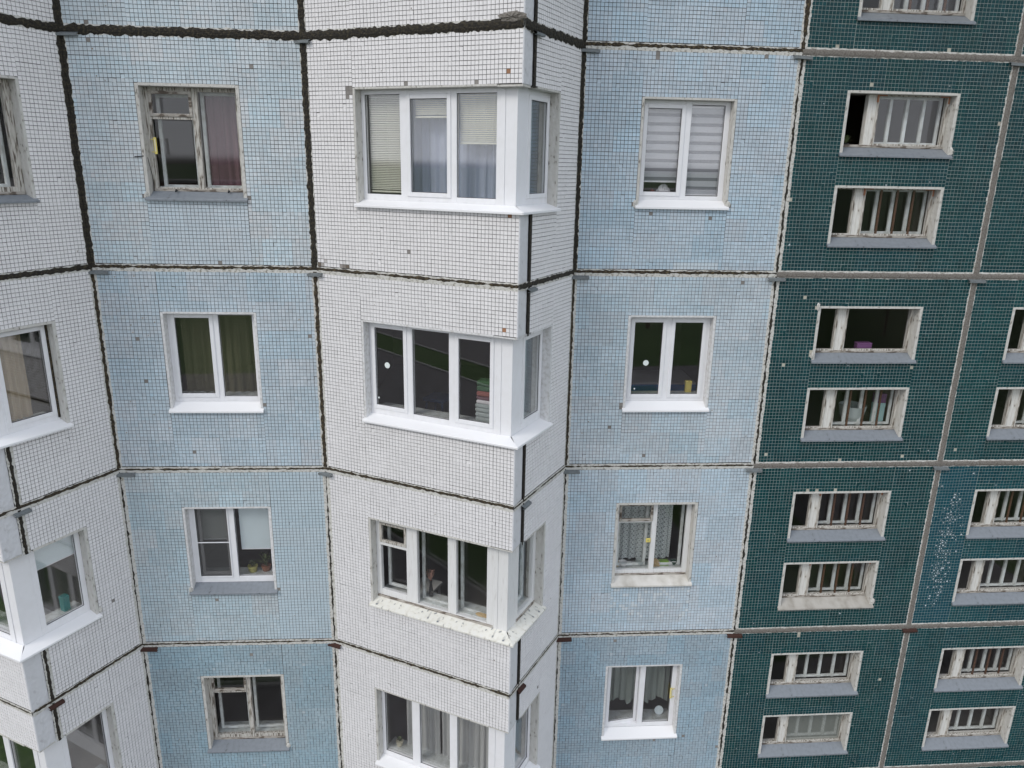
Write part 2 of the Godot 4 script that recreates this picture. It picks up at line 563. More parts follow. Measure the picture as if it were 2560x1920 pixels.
func build_shell() -> void:
	building = Node3D.new()
	building.name = "apartment_building"
	building.position = BASE
	add_child(building)
	tag(building, "panel apartment block clad in white, pale blue and dark green mosaic tiles", "building")
	# outline of the rooms: facade line pulled in by 0.3 m
	var order := ["K", "L", "A", "M", "R", "B", "C", "D"]
	var pts := PackedVector2Array()
	pts.append(inset("K", 0.1, 0.3))
	for i in order.size() - 1:
		var a: String = order[i]
		var c: String = order[i + 1]
		var p1 := inset(a, 0, 0.3)
		var p2 := inset(c, 0, 0.3)
		var x = Geometry2D.line_intersects_line(p1, Vector2(FD[a].x, FD[a].z), p2, Vector2(FD[c].x, FD[c].z))
		pts.append(x if x != null and (x - p2).length() < 1.0 else p2)
	pts.append(inset("D", LEN["D"], 0.3))
	pts.append(Vector2(9.2, -15.6))
	pts.append(Vector2(-8.6, -15.6))
	var idx := Geometry2D.triangulate_polygon(pts)
	for k in range(-1, 6):
		var y: float = Y0 - ST * k
		var b := MB.new()
		for i in range(0, idx.size(), 3):
			for hh in [[0.06, Vector3.UP], [-0.10, Vector3.DOWN]]:
				var q := []
				for j in 3:
					var p := pts[idx[i + j]]
					q.append(Vector3(p.x, y + hh[0], p.y))
				b.tri(q[0], q[1], q[2], hh[1])
		for i in pts.size():
			var p := pts[i]
			var q := pts[(i + 1) % pts.size()]
			var e := (q - p)
			b.quad(Vector3(p.x, y - 0.10, p.y), Vector3(q.x, y - 0.10, q.y), Vector3(q.x, y + 0.06, q.y), Vector3(p.x, y + 0.06, p.y), Vector3(e.y, 0, -e.x))
		part(building, "floor_slab", b, M["room_ceiling"], bx(Transform3D()))
	# partitions and end walls
	var top := Y0 + ST - 0.10
	var bot := Y0 - ST * 5 + 0.06
	var b2: MB
	for x in [[V[1].x - 0.08, V[1].y - 0.35], [V[2].x + 0.02, V[2].y - 0.33], [V[4].x, V[4].y - 0.33], [V[5].x, V[5].y - 0.33], [V[6].x, V[6].y - 0.33]]:
		for k in range(-1, 5):
			b2 = MB.new()
			b2.box(Vector3(x[0] - 0.06, Y0 - ST * (k + 1) + 0.06, -15.4), Vector3(x[0] + 0.06, Y0 - ST * k - 0.10, x[1]), 0.0)
			part(building, "partition_wall", b2, M["room_wall"], bx(Transform3D()))
	b2 = MB.new()
	b2.box(Vector3(-8.9, bot, -15.8), Vector3(9.5, top, -15.42), 0.0)
	part(building, "back_wall", b2, M["room_wall"], bx(Transform3D()))
	for x in [[-8.9, -8.62, -9.6], [9.0, 9.26, -10.8]]:
		b2 = MB.new()
		b2.box(Vector3(x[0], GROUND, -15.4), Vector3(x[1], top, x[2]), 0.0)
		part(building, "end_wall", b2, M["concrete"], bx(Transform3D()))
	b2 = MB.new()
	b2.box(Vector3(-8.9, top + 0.2, -15.8), Vector3(9.5, top + 0.4, -9.0), 0.0)
	part(building, "roof", b2, M["concrete"], bx(Transform3D()))
	# storeys below the picture
	for n in order:
		b2 = MB.new()
		b2.box(Vector3(0.0, GROUND - Y0, -0.28), Vector3(LEN[n], -ST * 5 - 0.02, 0.0), 0.0)
		part(building, "lower_wall", b2, M["pale_panel"], bx(FX[n]))


# ---------------------------------------------------------------- panels and mosaic
const HOLES := {
	"A": [[0.80, 2.01, -0.58, -1.94]], "B": [[0.795, 2.0, -0.585, -1.94]],
	"C": [[0.67, 2.17, -0.44, -1.235], [0.67, 2.17, -1.62, -2.41]], "D": [[0.67, 2.17, -0.44, -1.235], [0.67, 2.17, -1.62, -2.41]],
	"M": [[0.70, 9.0, -0.60, -1.955]], "K": [[0.70, 9.0, -0.60, -1.955]], "R": [[-9.0, 0.97, -0.60, -1.955]], "L": [[-9.0, 1.07, -0.60, -1.955]],
}
const DROP := {"A": 0.085, "B": 0.085, "C": 0.095, "D": 0.095, "M": 0.055, "K": 0.055, "R": 0.055, "L": 0.055}   # depth of the sill below the frame
# tiles that have fallen off, read from the photograph: face and storey -> places
var GONE := {
	"A-1": [Vector2(0.314, -2.723)],
	"A0": [Vector2(0.301, -0.133), Vector2(1.058, -0.041), Vector2(2.190, -0.382), Vector2(1.606, -2.747), Vector2(0.775, -1.893), Vector2(2.061, -1.891)],
	"M0": [Vector2(1.437, -0.577), Vector2(2.326, -0.578), Vector2(1.449, -2.477), Vector2(0.629, -0.588), Vector2(0.678, -0.589), Vector2(0.626, -0.645), Vector2(0.675, -0.645), Vector2(0.636, -0.701), Vector2(2.712, -0.484), Vector2(2.764, -2.015)],
	"M1": [Vector2(2.72, -0.50)],
	"B0": [Vector2(0.307, -2.758), Vector2(0.353, -2.757), Vector2(0.398, -2.757), Vector2(2.144, -2.757), Vector2(2.184, -2.756), Vector2(2.324, -0.087), Vector2(1.787, -2.073), Vector2(0.975, -2.009), Vector2(0.767, -1.925), Vector2(2.03, -1.927)],
	"C-1": [Vector2(0.441, -2.727), Vector2(1.900, -2.722)], "C0": [Vector2(0.963, -0.376), Vector2(0.076, -1.804)],
	"A1": [Vector2(0.451, -0.962), Vector2(0.519, -1.513), Vector2(2.048, -1.864)],
	"B1": [Vector2(0.765, -1.867), Vector2(0.768, -1.910), Vector2(1.136, -2.636), Vector2(2.346, -0.121)],
	"C1": [Vector2(0.222, -1.013), Vector2(0.270, -1.292), Vector2(2.145, -1.306), Vector2(0.445, -0.326), Vector2(0.155, -2.616), Vector2(2.260, -2.665), Vector2(0.633, -0.467), Vector2(0.634, -1.105), Vector2(0.641, -1.154)],
	"A2": [Vector2(0.787, -1.858), Vector2(2.055, -1.896), Vector2(2.096, -1.832)], "C2": [Vector2(1.280, -0.408), Vector2(1.031, -0.404)],
	"C3": [Vector2(1.042, -0.088), Vector2(1.048, -0.135)],
}


func base_color(n: String, k: int) -> Color:
	match n:
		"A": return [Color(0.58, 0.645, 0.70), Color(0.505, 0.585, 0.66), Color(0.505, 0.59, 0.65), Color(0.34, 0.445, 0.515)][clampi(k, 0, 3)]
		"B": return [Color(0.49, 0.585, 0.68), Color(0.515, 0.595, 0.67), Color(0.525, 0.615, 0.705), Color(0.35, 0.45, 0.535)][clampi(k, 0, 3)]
		"C": return Color(0.004, 0.049, 0.057)
		"D": return [Color(0.004, 0.049, 0.057), Color(0.0045, 0.053, 0.061), Color(0.0055, 0.063, 0.080), Color(0.005, 0.055, 0.066)][clampi(k, 0, 3)]
	return [Color(0.83, 0.815, 0.835), Color(0.815, 0.803, 0.825), Color(0.80, 0.79, 0.815), Color(0.80, 0.79, 0.815)][clampi(k, 0, 3)]


func build_panels() -> void:
	for n in ["M", "A", "B", "R", "L", "K", "C", "D"]:
		for k in range(-1, 5):
			build_panel(n, k)


func build_panel(n: String, k: int) -> void:
	var L: float = LEN[n]
	var holes: Array = HOLES[n]
	var green: bool = n == "C" or n == "D"
	var s0 := 0.03
	var s1 := L - 0.03
	if n == "M" or n == "K":
		s1 = L - 0.02
	if n == "R":
		s0 = 0.275
	if n == "L":
		s0 = 0.30
	# the slab
	var ss := [s0, s1]
	var ts := [-0.03, -ST + 0.03]
	for h in holes:
		for x in [h[0], h[1]]:
			if x > s0 and x < s1:
				ss.append(x)
		ts.append(h[2])
		ts.append(h[3])
	ss = uniq(ss)
	ts = uniq(ts)
	var b := MB.new()
	var nx := ss.size() - 1
	var ny := ts.size() - 1
	var solid := func(i: int, j: int) -> bool:
		if i < 0 or j < 0 or i >= nx or j >= ny:
			return false
		var cs: float = (ss[i] + ss[i + 1]) / 2
		var ct: float = (ts[j] + ts[j + 1]) / 2
		for h in holes:
			if cs > h[0] and cs < h[1] and ct < h[2] and ct > h[3]:
				return false
		return true
	var dp := -0.23 if (n == "M" or n == "K") else -0.28
	for i in nx:
		for j in ny:
			if not solid.call(i, j):
				continue
			var a: float = ss[i]
			var c: float = ss[i + 1]
			var u: float = ts[j]
			var w: float = ts[j + 1]
			b.quad(Vector3(a, u, 0), Vector3(c, u, 0), Vector3(c, w, 0), Vector3(a, w, 0), Vector3(0, 0, 1))
			b.quad(Vector3(a, u, dp), Vector3(c, u, dp), Vector3(c, w, dp), Vector3(a, w, dp), Vector3(0, 0, -1))
			if not solid.call(i - 1, j):
				b.quad(Vector3(a, u, 0), Vector3(a, w, 0), Vector3(a, w, dp), Vector3(a, u, dp), Vector3(-1, 0, 0))
			if not solid.call(i + 1, j):
				b.quad(Vector3(c, u, 0), Vector3(c, w, 0), Vector3(c, w, dp), Vector3(c, u, dp), Vector3(1, 0, 0))
			if not solid.call(i, j - 1):
				b.quad(Vector3(a, w, 0), Vector3(c, w, 0), Vector3(c, w, dp), Vector3(a, w, dp), Vector3(0, -1, 0))
			if not solid.call(i, j + 1):
				b.quad(Vector3(a, u, 0), Vector3(c, u, 0), Vector3(c, u, dp), Vector3(a, u, dp), Vector3(0, 1, 0))
	var panel := part(building, "wall_panel", b, M["grout_light" if green else "grout_dark"], bx(fx(n, k)))
	if n == "M" or n == "K":
		for t in [[-0.03, -0.60], [-1.95, -ST + 0.03]]:
			b = MB.new()
			b.box(Vector3(L - 0.018, t[1], -0.24), Vector3(L + 0.004, t[0], 0.0045), 0.008)
			part(panel, "concrete_edge", b, M["painted_concrete"])
	lay_tiles(panel, n, k, s0, s1, green)


func uniq(a: Array) -> Array:
	a.sort()
	var r := []
	for x in a:
		if r.is_empty() or x - r[-1] > 1e-4:
			r.append(x)
	return r


func lay_tiles(panel: Node3D, n: String, k: int, s0: float, s1: float, green: bool) -> void:
	var holes: Array = HOLES[n]
	var rg := RandomNumberGenerator.new()
	rg.seed = hash(n) + k * 1013
	var top := -0.048
	var bottom := -ST + 0.048
	var a0 := s0 + (0.018 if n != "R" and n != "L" else 0.03)
	var a1 := s1 - 0.012
	if n == "M" or n == "K":
		a1 = s1 + 0.012
	var h0 = holes[0]
	# strips: the width beside, over and under the openings
	var strips := []
	if h0[0] < s0:        # opening at the left end (short bay face)
		strips = [[a0, h0[1] + 0.012, true], [h0[1] + 0.012, a1, false]]
	elif h0[1] > s1:
		strips = [[a0, h0[0] - 0.012, false], [h0[0] - 0.012, a1, true]]
	else:
		strips = [[a0, h0[0] - 0.014, false], [h0[0] - 0.014, h0[1] + 0.014, true], [h0[1] + 0.014, a1, false]]
	var xs := []
	var cols := []
	var gone: Array = GONE.get("%s%d" % [n, k], [])
	var base := base_color(n, k)
	var white: bool = not green and n != "A" and n != "B"
	var chips := []
	var si := 0
	for st in strips:
		si += 1
		var spans := []
		if st[2]:
			var t := top
			for h in holes:
				spans.append([t, h[2] + 0.004])
				t = h[3] - 0.012
			spans.append([t, bottom])
		else:
			spans.append([top, bottom])
		var x0: float = st[0]
		var x1: float = st[1]
		var nc := int(round((x1 - x0) / P))
		var px := (x1 - x0) / nc
		for sp in spans:
			var nr := int(round((sp[0] - sp[1]) / P))
			if nr < 1:
				continue
			var py: float = (sp[0] - sp[1]) / nr
			var ox := rg.randf_range(-0.002, 0.002)
			var mw := 7 + rg.randi() % 4
			var mh := 5 + rg.randi() % 4
			var tones := {}
			for i in nc:
				for j in nr:
					var key := Vector2i((i + (j / mh) * 3) / mw, j / mh)
					if not tones.has(key):
						tones[key] = [rg.randf_range(-1, 1), rg.randf_range(-1, 1), Vector2(rg.randf_range(-0.0012, 0.0012), rg.randf_range(-0.0015, 0.0015))]
					var tn = tones[key]
					var cx: float = x0 + (i + 0.5) * px + ox + tn[2].x
					var cy: float = sp[0] - (j + 0.5) * py + tn[2].y
					# the courses wander a little
					cx += 0.0030 * nz.get_noise_2d(cx * 0.8 + k * 7.0, cy * 1.6)
					cy += 0.0035 * nz.get_noise_2d(cx * 1.4 + 40.0, cy * 0.8 + k * 5.0)
					var lost := false
					for gp in gone:
						if absf(gp.x - cx) < 0.0235 and absf(gp.y - cy) < 0.0235:
							lost = true
					if lost or (rg.randf() < 0.0005 and n != "M"):
						var pc0 := Color(0.24, 0.225, 0.215) if not green else Color(0.46, 0.44, 0.38)
						if n == "M" and k <= 1 and cx > 2.6:
							pc0 = Color(0.36, 0.19, 0.11)
						xs.append(Transform3D(Basis().scaled(Vector3(1.05, 1.05, 0.5)), Vector3(cx, cy, -0.0005)))
						cols.append(pc0 * rg.randf_range(0.85, 1.15))
						continue
					var rot := rg.randfn(0.0, 0.012)
					if rg.randf() < 0.006:      # a loose tile that has slipped
						rot += rg.randf_range(-0.10, 0.10)
						cx += rg.randf_range(-0.004, 0.004)
						cy -= rg.randf_range(0.0, 0.005)
					var bs := Basis(Vector3(0, 0, 1), rot) * Basis(Vector3(1, 0, 0), rg.randfn(0.0, 0.010)) * Basis(Vector3(0, 1, 0), rg.randfn(0.0, 0.010))
					var wide := 0.94 if green else 0.965
					if k == 3 and not green and not white:   # coarsely laid
						cx += rg.randfn(0.0, 0.0010)
						cy += rg.randfn(0.0, 0.0008)
						wide = 0.972
					bs = bs.scaled(Vector3(px / P * wide * rg.randf_range(0.985, 1.015), py / P * wide * rg.randf_range(0.985, 1.015), 1.0))
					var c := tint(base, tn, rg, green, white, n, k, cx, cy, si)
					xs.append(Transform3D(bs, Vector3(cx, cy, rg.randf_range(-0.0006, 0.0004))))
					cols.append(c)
					# flaked glaze
					var pc := 0.002
					if n == "D" and k == 2 and si == 1:
						var m := 1.0 - absf(cx - 0.36 + 0.10 * nz.get_noise_1d(cy * 3.0)) / (0.26 - 0.12 * absf(cy + 1.4) / 1.2)
						pc = 1.6 * clampf(m, 0.0, 1.0) if cy < -0.5 and cy > -2.55 else 0.01
						pc *= clampf(0.6 + nz.get_noise_2d(cx * 5.0, cy * 5.0) * 1.6, 0.0, 1.0)
					elif green:
						pc = 0.002
					elif n == "A" and k == 1 and si == 1:
						pc = 0.03
					elif n == "B" and k == 1:
						pc = 0.012
					if rg.randf() < pc:
						chips.append([Transform3D(Basis(Vector3(0, 0, 1), rg.randf() * TAU).scaled(Vector3.ONE * rg.randf_range(0.4, 1.0) * (0.9 if green else 0.75)), Vector3(cx + rg.randf_range(-0.012, 0.012), cy + rg.randf_range(-0.012, 0.012), 0.0045)),
							(Color(0.62, 0.67, 0.72) if green else Color(0.42, 0.38, 0.34)) * rg.randf_range(0.6, 1.1)])
	# the 300 that show largest stand on their own
	var variants := {}
	var mx := []
	var mc := []
	for i in xs.size():
		var x: Transform3D = xs[i]
		if n == "M" and k == 0 and singles < 300 and x.origin.y > -0.60 and x.origin.x > 1.30:
			var shade := int(clampf((cols[i].g - 0.55) / 0.3 * 8.0, 0, 7))
			if not variants.has(shade):
				var mm: StandardMaterial3D = M["tile"].duplicate()
				mm.vertex_color_use_as_albedo = false
				mm.albedo_color = cols[i].linear_to_srgb()
				var me: ArrayMesh = tile_mesh.duplicate()
				me.surface_set_material(0, mm)
				variants[shade] = me
			var o := MeshInstance3D.new()
			o.name = "tile"
			o.mesh = variants[shade]
			o.transform = x
			panel.add_child(o, true)
			singles += 1
		else:
			mx.append(x)
			mc.append(cols[i])
	scatter(panel, "mosaic_tiles", tile_mesh, mx, mc)
	if chips.size() > 0:
		var cx2 := []
		var cc := []
		for q in chips:
			cx2.append(q[0])
			cc.append(q[1])
		scatter(panel, "glaze_chips", tri_mesh, cx2, cc)


func tint(base: Color, tn: Array, rg: RandomNumberGenerator, green: bool, white: bool, n: String, k: int, x: float, y: float, strip: int) -> Color:
	var c := base
	if green:
		var f := 1.0 + 0.10 * float(tn[0]) + rg.randfn(0.0, 0.10)
		c = Color(c.r * f, c.g * f * (1.0 + 0.05 * float(tn[1])), c.b * f)
		if n == "D" and k == 2 and strip == 1:
			c = c.lerp(Color(0.010, 0.075, 0.115), 0.5)
	elif white:
		var f2 := 1.0 + 0.018 * float(tn[0]) + rg.randfn(0.0, 0.018)
		c = Color(c.r * f2, c.g * f2 * 0.998, c.b * f2)
		if n == "M" and k == 0 and x < 0.75 and y < -2.58:
			# rust-brown moss stain in the lower corner, with an outline of its own
			var s := 0.0
			for q in [[0.17, -2.66, 0.06], [0.09, -2.73, 0.06], [0.25, -2.71, 0.05], [0.52, -2.75, 0.11], [0.42, -2.75, 0.05]]:
				s = maxf(s, 1.0 - Vector2((x - q[0]), (y - q[1]) * 1.3).length() / (float(q[2]) * (1.0 + nz.get_noise_2d(x * 14.0, y * 14.0))))
			if s > 0.0 and rg.randf() < 0.35 + s:
				c = c.lerp(Color(0.10, 0.07, 0.04), clampf(s * 1.3, 0.15, 0.9))
	else:
		var f3 := 1.0 + 0.060 * float(tn[0]) + rg.randfn(0.0, 0.035)
		var hue := 0.05 * float(tn[1]) + rg.randfn(0.0, 0.015)
		c = Color(c.r * f3 * (1.0 - hue), c.g * f3, c.b * f3 * (1.0 + hue * 0.4))
		if rg.randf() < 0.004:
			c = c.lerp(Color(0.60, 0.64, 0.68), 0.4)
		if n == "B" and k == 2 and strip == 2 and y < -1.9 and y > -2.5 and nz.get_noise_2d(x * 3.0, y * 4.0 + 9.0) > 0.0 and rg.randf() < 0.3:
			c = c.lerp(Color(0.68, 0.72, 0.76), 0.65)   # replaced, paler tiles
		if n == "B" and k == 0 and y < -2.65 and x > 1.35 and x < 1.95:
			c = c.lerp(Color(0.62, 0.67, 0.72), 0.6)
		if n == "A" and k == 2 and x > 2.02:
			c = c.lerp(Color(0.50, 0.60, 0.68), 0.6)
		if n == "A" and k == 0 and y < -1.9 and strip == 2:
			c = c.lerp(Color(0.50, 0.58, 0.66), 0.5)
	return c


func scatter(parent: Node3D, called: String, mesh: Mesh, xs: Array, cs: Array) -> void:
	var mm := MultiMesh.new()
	mm.transform_format = MultiMesh.TRANSFORM_3D
	mm.use_colors = true
	mm.mesh = mesh
	mm.instance_count = xs.size()
	for i in xs.size():
		mm.set_instance_transform(i, xs[i])
		mm.set_instance_color(i, cs[i])
	var o := MultiMeshInstance3D.new()
	o.name = called
	o.multimesh = mm
	o.set_meta("kind", "stuff")
	parent.add_child(o, true)


# ---------------------------------------------------------------- joints between the panels
# a ragged band of filler from p to q; l, r point along the wall to either side, nl, nr are the wall normals there
func band(called: String, m: Material, p: Vector3, q: Vector3, l: Vector3, r: Vector3, nl: Vector3, nr: Vector3, wl: float, wr: float, jag: float, e: float, h: float, seed_: float, gaps := 0.0) -> void:
	var b := MB.new()
	var n := maxi(2, int((q - p).length() / 0.022))
	var bis := (nl + nr).normalized()
	var prev := []
	for i in n + 1:
		var f := float(i) / n
		var c := p.lerp(q, f)
		var along := f * (q - p).length()
		var j1 := nz.get_noise_2d(along * 9.0, seed_) * 0.9 + nz.get_noise_2d(along * 31.0, seed_ + 3.0) * 0.5
		var j2 := nz.get_noise_2d(along * 9.0, seed_ + 11.0) * 0.9 + nz.get_noise_2d(along * 31.0, seed_ + 17.0) * 0.5
		var thin := 1.0
		if gaps > 0.0:
			thin = clampf(1.0 + 2.2 * (nz.get_noise_2d(along * 4.0, seed_ + 29.0) + 0.55 - gaps), 0.12, 1.0)
		var a := c + l * maxf(0.002, wl * thin + jag * j1) + nl * e
		var d := c + r * maxf(0.002, wr * thin + jag * j2) + nr * e
		var up := h * (1.0 + 0.5 * nz.get_noise_2d(along * 16.0, seed_ + 5.0))
		var row := [a, c + l * wl * thin * 0.45 + nl * (e + up), c + bis * (e + up * (1.0 + 0.4 * nz.get_noise_2d(along * 20.0, seed_ + 8.0))), c + r * wr * thin * 0.45 + nr * (e + up), d]
		if i > 0:
			for s in 4:
				b.quad(prev[s], prev[s + 1], row[s + 1], row[s], bis)
		prev = row
	part(building, called, b, m, bx(Transform3D()))


func hjoint(n: String, k: int, style: String, s0: float, s1: float) -> void:
	var o := fx(n, k)
	var p := o * Vector3(s0, 0, 0)
	var q := o * Vector3(s1, 0, 0)
	var N: Vector3 = FN[n]
	var sd := hash(n) % 97 + k * 13.7
	match style:
		"black":
			band("cement_joint", M["cement_pale"], p, q, Vector3.UP, Vector3.DOWN, N, N, 0.052, 0.062, 0.016, 0.0056, 0.0005, sd + 40.0)
			band("joint_sealant", M["tar"], p, q, Vector3.UP, Vector3.DOWN, N, N, 0.044, 0.058, 0.030, 0.0075, 0.012, sd)
		"black_mid":
			band("cement_joint", M["cement_pale"], p, q, Vector3.UP, Vector3.DOWN, N, N, 0.045, 0.05, 0.012, 0.0055, 0.001, sd)
			band("joint_sealant", M["tar"], p, q, Vector3.UP, Vector3.DOWN, N, N, 0.032, 0.026, 0.020, 0.0085, 0.008, sd + 1)
		"core":
			band("cement_joint", M["cement_pale"], p, q, Vector3.UP, Vector3.DOWN, N, N, 0.042, 0.05, 0.012, 0.0055, 0.001, sd)
			band("joint_sealant", M["tar_brown"], p + Vector3.UP * 0.012, q + Vector3.UP * 0.012, Vector3.UP, Vector3.DOWN, N, N, 0.018, 0.020, 0.016, 0.0085, 0.004, sd + 1, 0.35)
		"thin":
			band("cement_joint", M["cement_pale"], p, q, Vector3.UP, Vector3.DOWN, N, N, 0.040, 0.045, 0.008, 0.0055, 0.001, sd)
			band("joint_sealant", M["tar_brown"], p + Vector3.UP * 0.006, q + Vector3.UP * 0.006, Vector3.UP, Vector3.DOWN, N, N, 0.012, 0.013, 0.012, 0.0085, 0.003, sd + 1, 0.45)
		"grey":
			band("cement_joint", M["cement_pale"], p, q, Vector3.UP, Vector3.DOWN, N, N, 0.052, 0.052, 0.010, 0.0055, 0.001, sd)
			band("cement_joint", M["cement_grey"], p, q, Vector3.UP, Vector3.DOWN, N, N, 0.032, 0.044, 0.012, 0.0080, 0.008, sd + 1)


func vjoint(i: int, k: int, a: String, c: String, style: String) -> void:
	var y := Y0 - ST * k
	var at := Vector3(V[i].x, 0, V[i].y)
	var p := at + Vector3.UP * (y - 0.03)
	var q := at + Vector3.UP * (y - ST + 0.03)
	if style == "black":
		p.y = y
		q.y = y - ST
	var l: Vector3 = -FD[a]
	var r: Vector3 = FD[c]
	var nl: Vector3 = FN[a]
	var nr: Vector3 = FN[c]
	var sd := i * 31.0 + k * 7.3
	match style:
		"black":
			var w := 0.052 if i == 1 else 0.042
			band("cement_joint", M["cement_pale"], p, q, l, r, nl, nr, w + 0.006, w + 0.008, 0.010, 0.0056, 0.0005, sd + 40.0)
			band("joint_sealant", M["tar"], p, q, l, r, nl, nr, w, w, 0.022, 0.0075, 0.010, sd)
		"mid":
			band("cement_joint", M["cement_pale"], p, q, l, r, nl, nr, 0.05, 0.055, 0.012, 0.0055, 0.001, sd)
			band("joint_sealant", M["tar_brown"], p, q, l, r, nl, nr, 0.028, 0.028, 0.018, 0.0085, 0.006, sd + 1, 0.2)
		"core":
			band("cement_joint", M["cement_pale"], p, q, l, r, nl, nr, 0.05, 0.058, 0.010, 0.0055, 0.001, sd)
			band("joint_sealant", M["tar"], p, q, l, r, nl, nr, 0.016, 0.016, 0.020, 0.0085, 0.004, sd + 1, 0.6)
		"grey":
			band("cement_joint", M["cement_pale"], p, q, l, r, nl, nr, 0.054, 0.052, 0.012, 0.0055, 0.001, sd)
			band("cement_joint", M["cement_grey"], p, q, l, r, nl, nr, 0.036, 0.042, 0.010, 0.0080, 0.008, sd + 1)


func build_joints() -> void:
	var H := {
		"K": ["black", "thin", "thin", "thin", "thin"], "L": ["black", "black_mid", "core", "core", "thin"], "A": ["black", "core", "thin", "thin", "thin"],
		"M": ["black", "core", "core", "core", "thin"], "R": ["black", "black_mid", "thin", "thin", "thin"], "B": ["core", "core", "thin", "thin", "thin"],
		"C": ["grey", "grey", "grey", "grey", "grey"], "D": ["grey", "grey", "grey", "grey", "grey"],
	}
	for n in H:
		for k in 5:
			hjoint(n, k, H[n][k], 0.0, LEN[n])
	var W := {1: ["black", "black", "mid", "core", "core", "core"], 2: ["black", "black", "mid", "core", "core", "core"], 4: ["black", "black", "mid", "core", "core", "core"],
		5: ["mid", "core", "core", "core", "core", "core"], 6: ["grey", "grey", "grey", "grey", "grey", "grey"]}
	var pair := {1: ["L", "A"], 2: ["A", "M"], 4: ["R", "B"], 5: ["B", "C"], 6: ["C", "D"]}
	for i in W:
		for k in range(-1, 5):
			vjoint(i, k, pair[i][0], pair[i][1], W[i][k + 1])
	# the joint behind the concrete edge on the short bay faces
	for f in [["R", 0.257, 0], ["L", 0.275, 1]]:
		var n: String = f[0]
		for k in range(-1, 5):
			for t in [[-0.02, -0.62], [-1.96, -ST + 0.02]]:
				var p := fx(n, k) * Vector3(f[1], t[0], 0)
				var q := fx(n, k) * Vector3(f[1], t[1], 0)
				var w := 0.026 if k <= 0 or (k == 1 and t[0] > -1.0) else 0.014
				if n == "L":
					w = 0.022
					band("cement_joint", M["cement_pale"], p, q, -FD[n], FD[n], FN[n], FN[n], 0.04, 0.055, 0.015, 0.0052, 0.001, k * 5.0 + f[1])
				band("joint_sealant", M["tar"], p, q, -FD[n], FD[n], FN[n], FN[n], w, w, 0.016, 0.0075, 0.006, k * 3.0 + t[0] + f[1] * 50.0, 0.3 if k > 0 else 0.0)
	# small metal drips over the upright joints
	for k in range(0, 5):
		var m: Material = M["rusty"] if k >= 3 else M["zinc"]
		for d in [["A", -0.02, 1], ["M", -0.12, 2], ["B", -0.03, 4], ["C", -0.12, 5], ["D", -0.10, 6], ["R", 0.20, 3], ["L", 0.20, 0]]:
			var n: String = d[0]
			var s: float = d[1]
			var w := 0.24 if n != "R" and n != "L" else 0.20
			var b := MB.new()
			b.quad(Vector3(0, 0.0, -0.004), Vector3(w, 0.0, -0.004), Vector3(w, -0.020, 0.045), Vector3(0, -0.020, 0.045), Vector3(0, 1, 0.3))
			b.quad(Vector3(0, -0.004, -0.004), Vector3(w, -0.004, -0.004), Vector3(w, -0.024, 0.045), Vector3(0, -0.024, 0.045), Vector3(0, -1, 0))
			b.box(Vector3(0, -0.046, 0.041), Vector3(w, -0.018, 0.046), 0.001)
			b.box(Vector3(0, -0.046, 0.010), Vector3(w, -0.041, 0.041), 0.001)
			var tilt := Basis(Vector3(0, 0, 1), rng.randf_range(-0.05, 0.03))
			part(building, "metal_drip", b, m, bx(fx(n, k) * Transform3D(tilt, Vector3(s, -0.040, 0.012))))
	# lump of old filler at the bay's top corner
	var lump := MB.new()
	var lp := func(i: int, j: int) -> Vector3:
		var a := TAU * i / 20
		var e := PI * 0.5 * j / 5
		var rr := 1.0 + 0.5 * nz.get_noise_2d(cos(a) * 2.0 + 3.0, sin(a) * 2.0 + e)
		return Vector3(2.76 + cos(a) * cos(e) * 0.15 * rr, 0.062 + sin(a) * cos(e) * 0.055 * rr, 0.008 + sin(e) * 0.028 * rr)
	for i in 20:
		for j in 5:
			lump.quad(lp.call(i, j), lp.call((i + 1) % 20, j), lp.call((i + 1) % 20, j + 1), lp.call(i, j + 1), Vector3(0, 0, 1))
	part(building, "filler_lump", lump, M["cement_grey"], bx(fx("M", 0)))


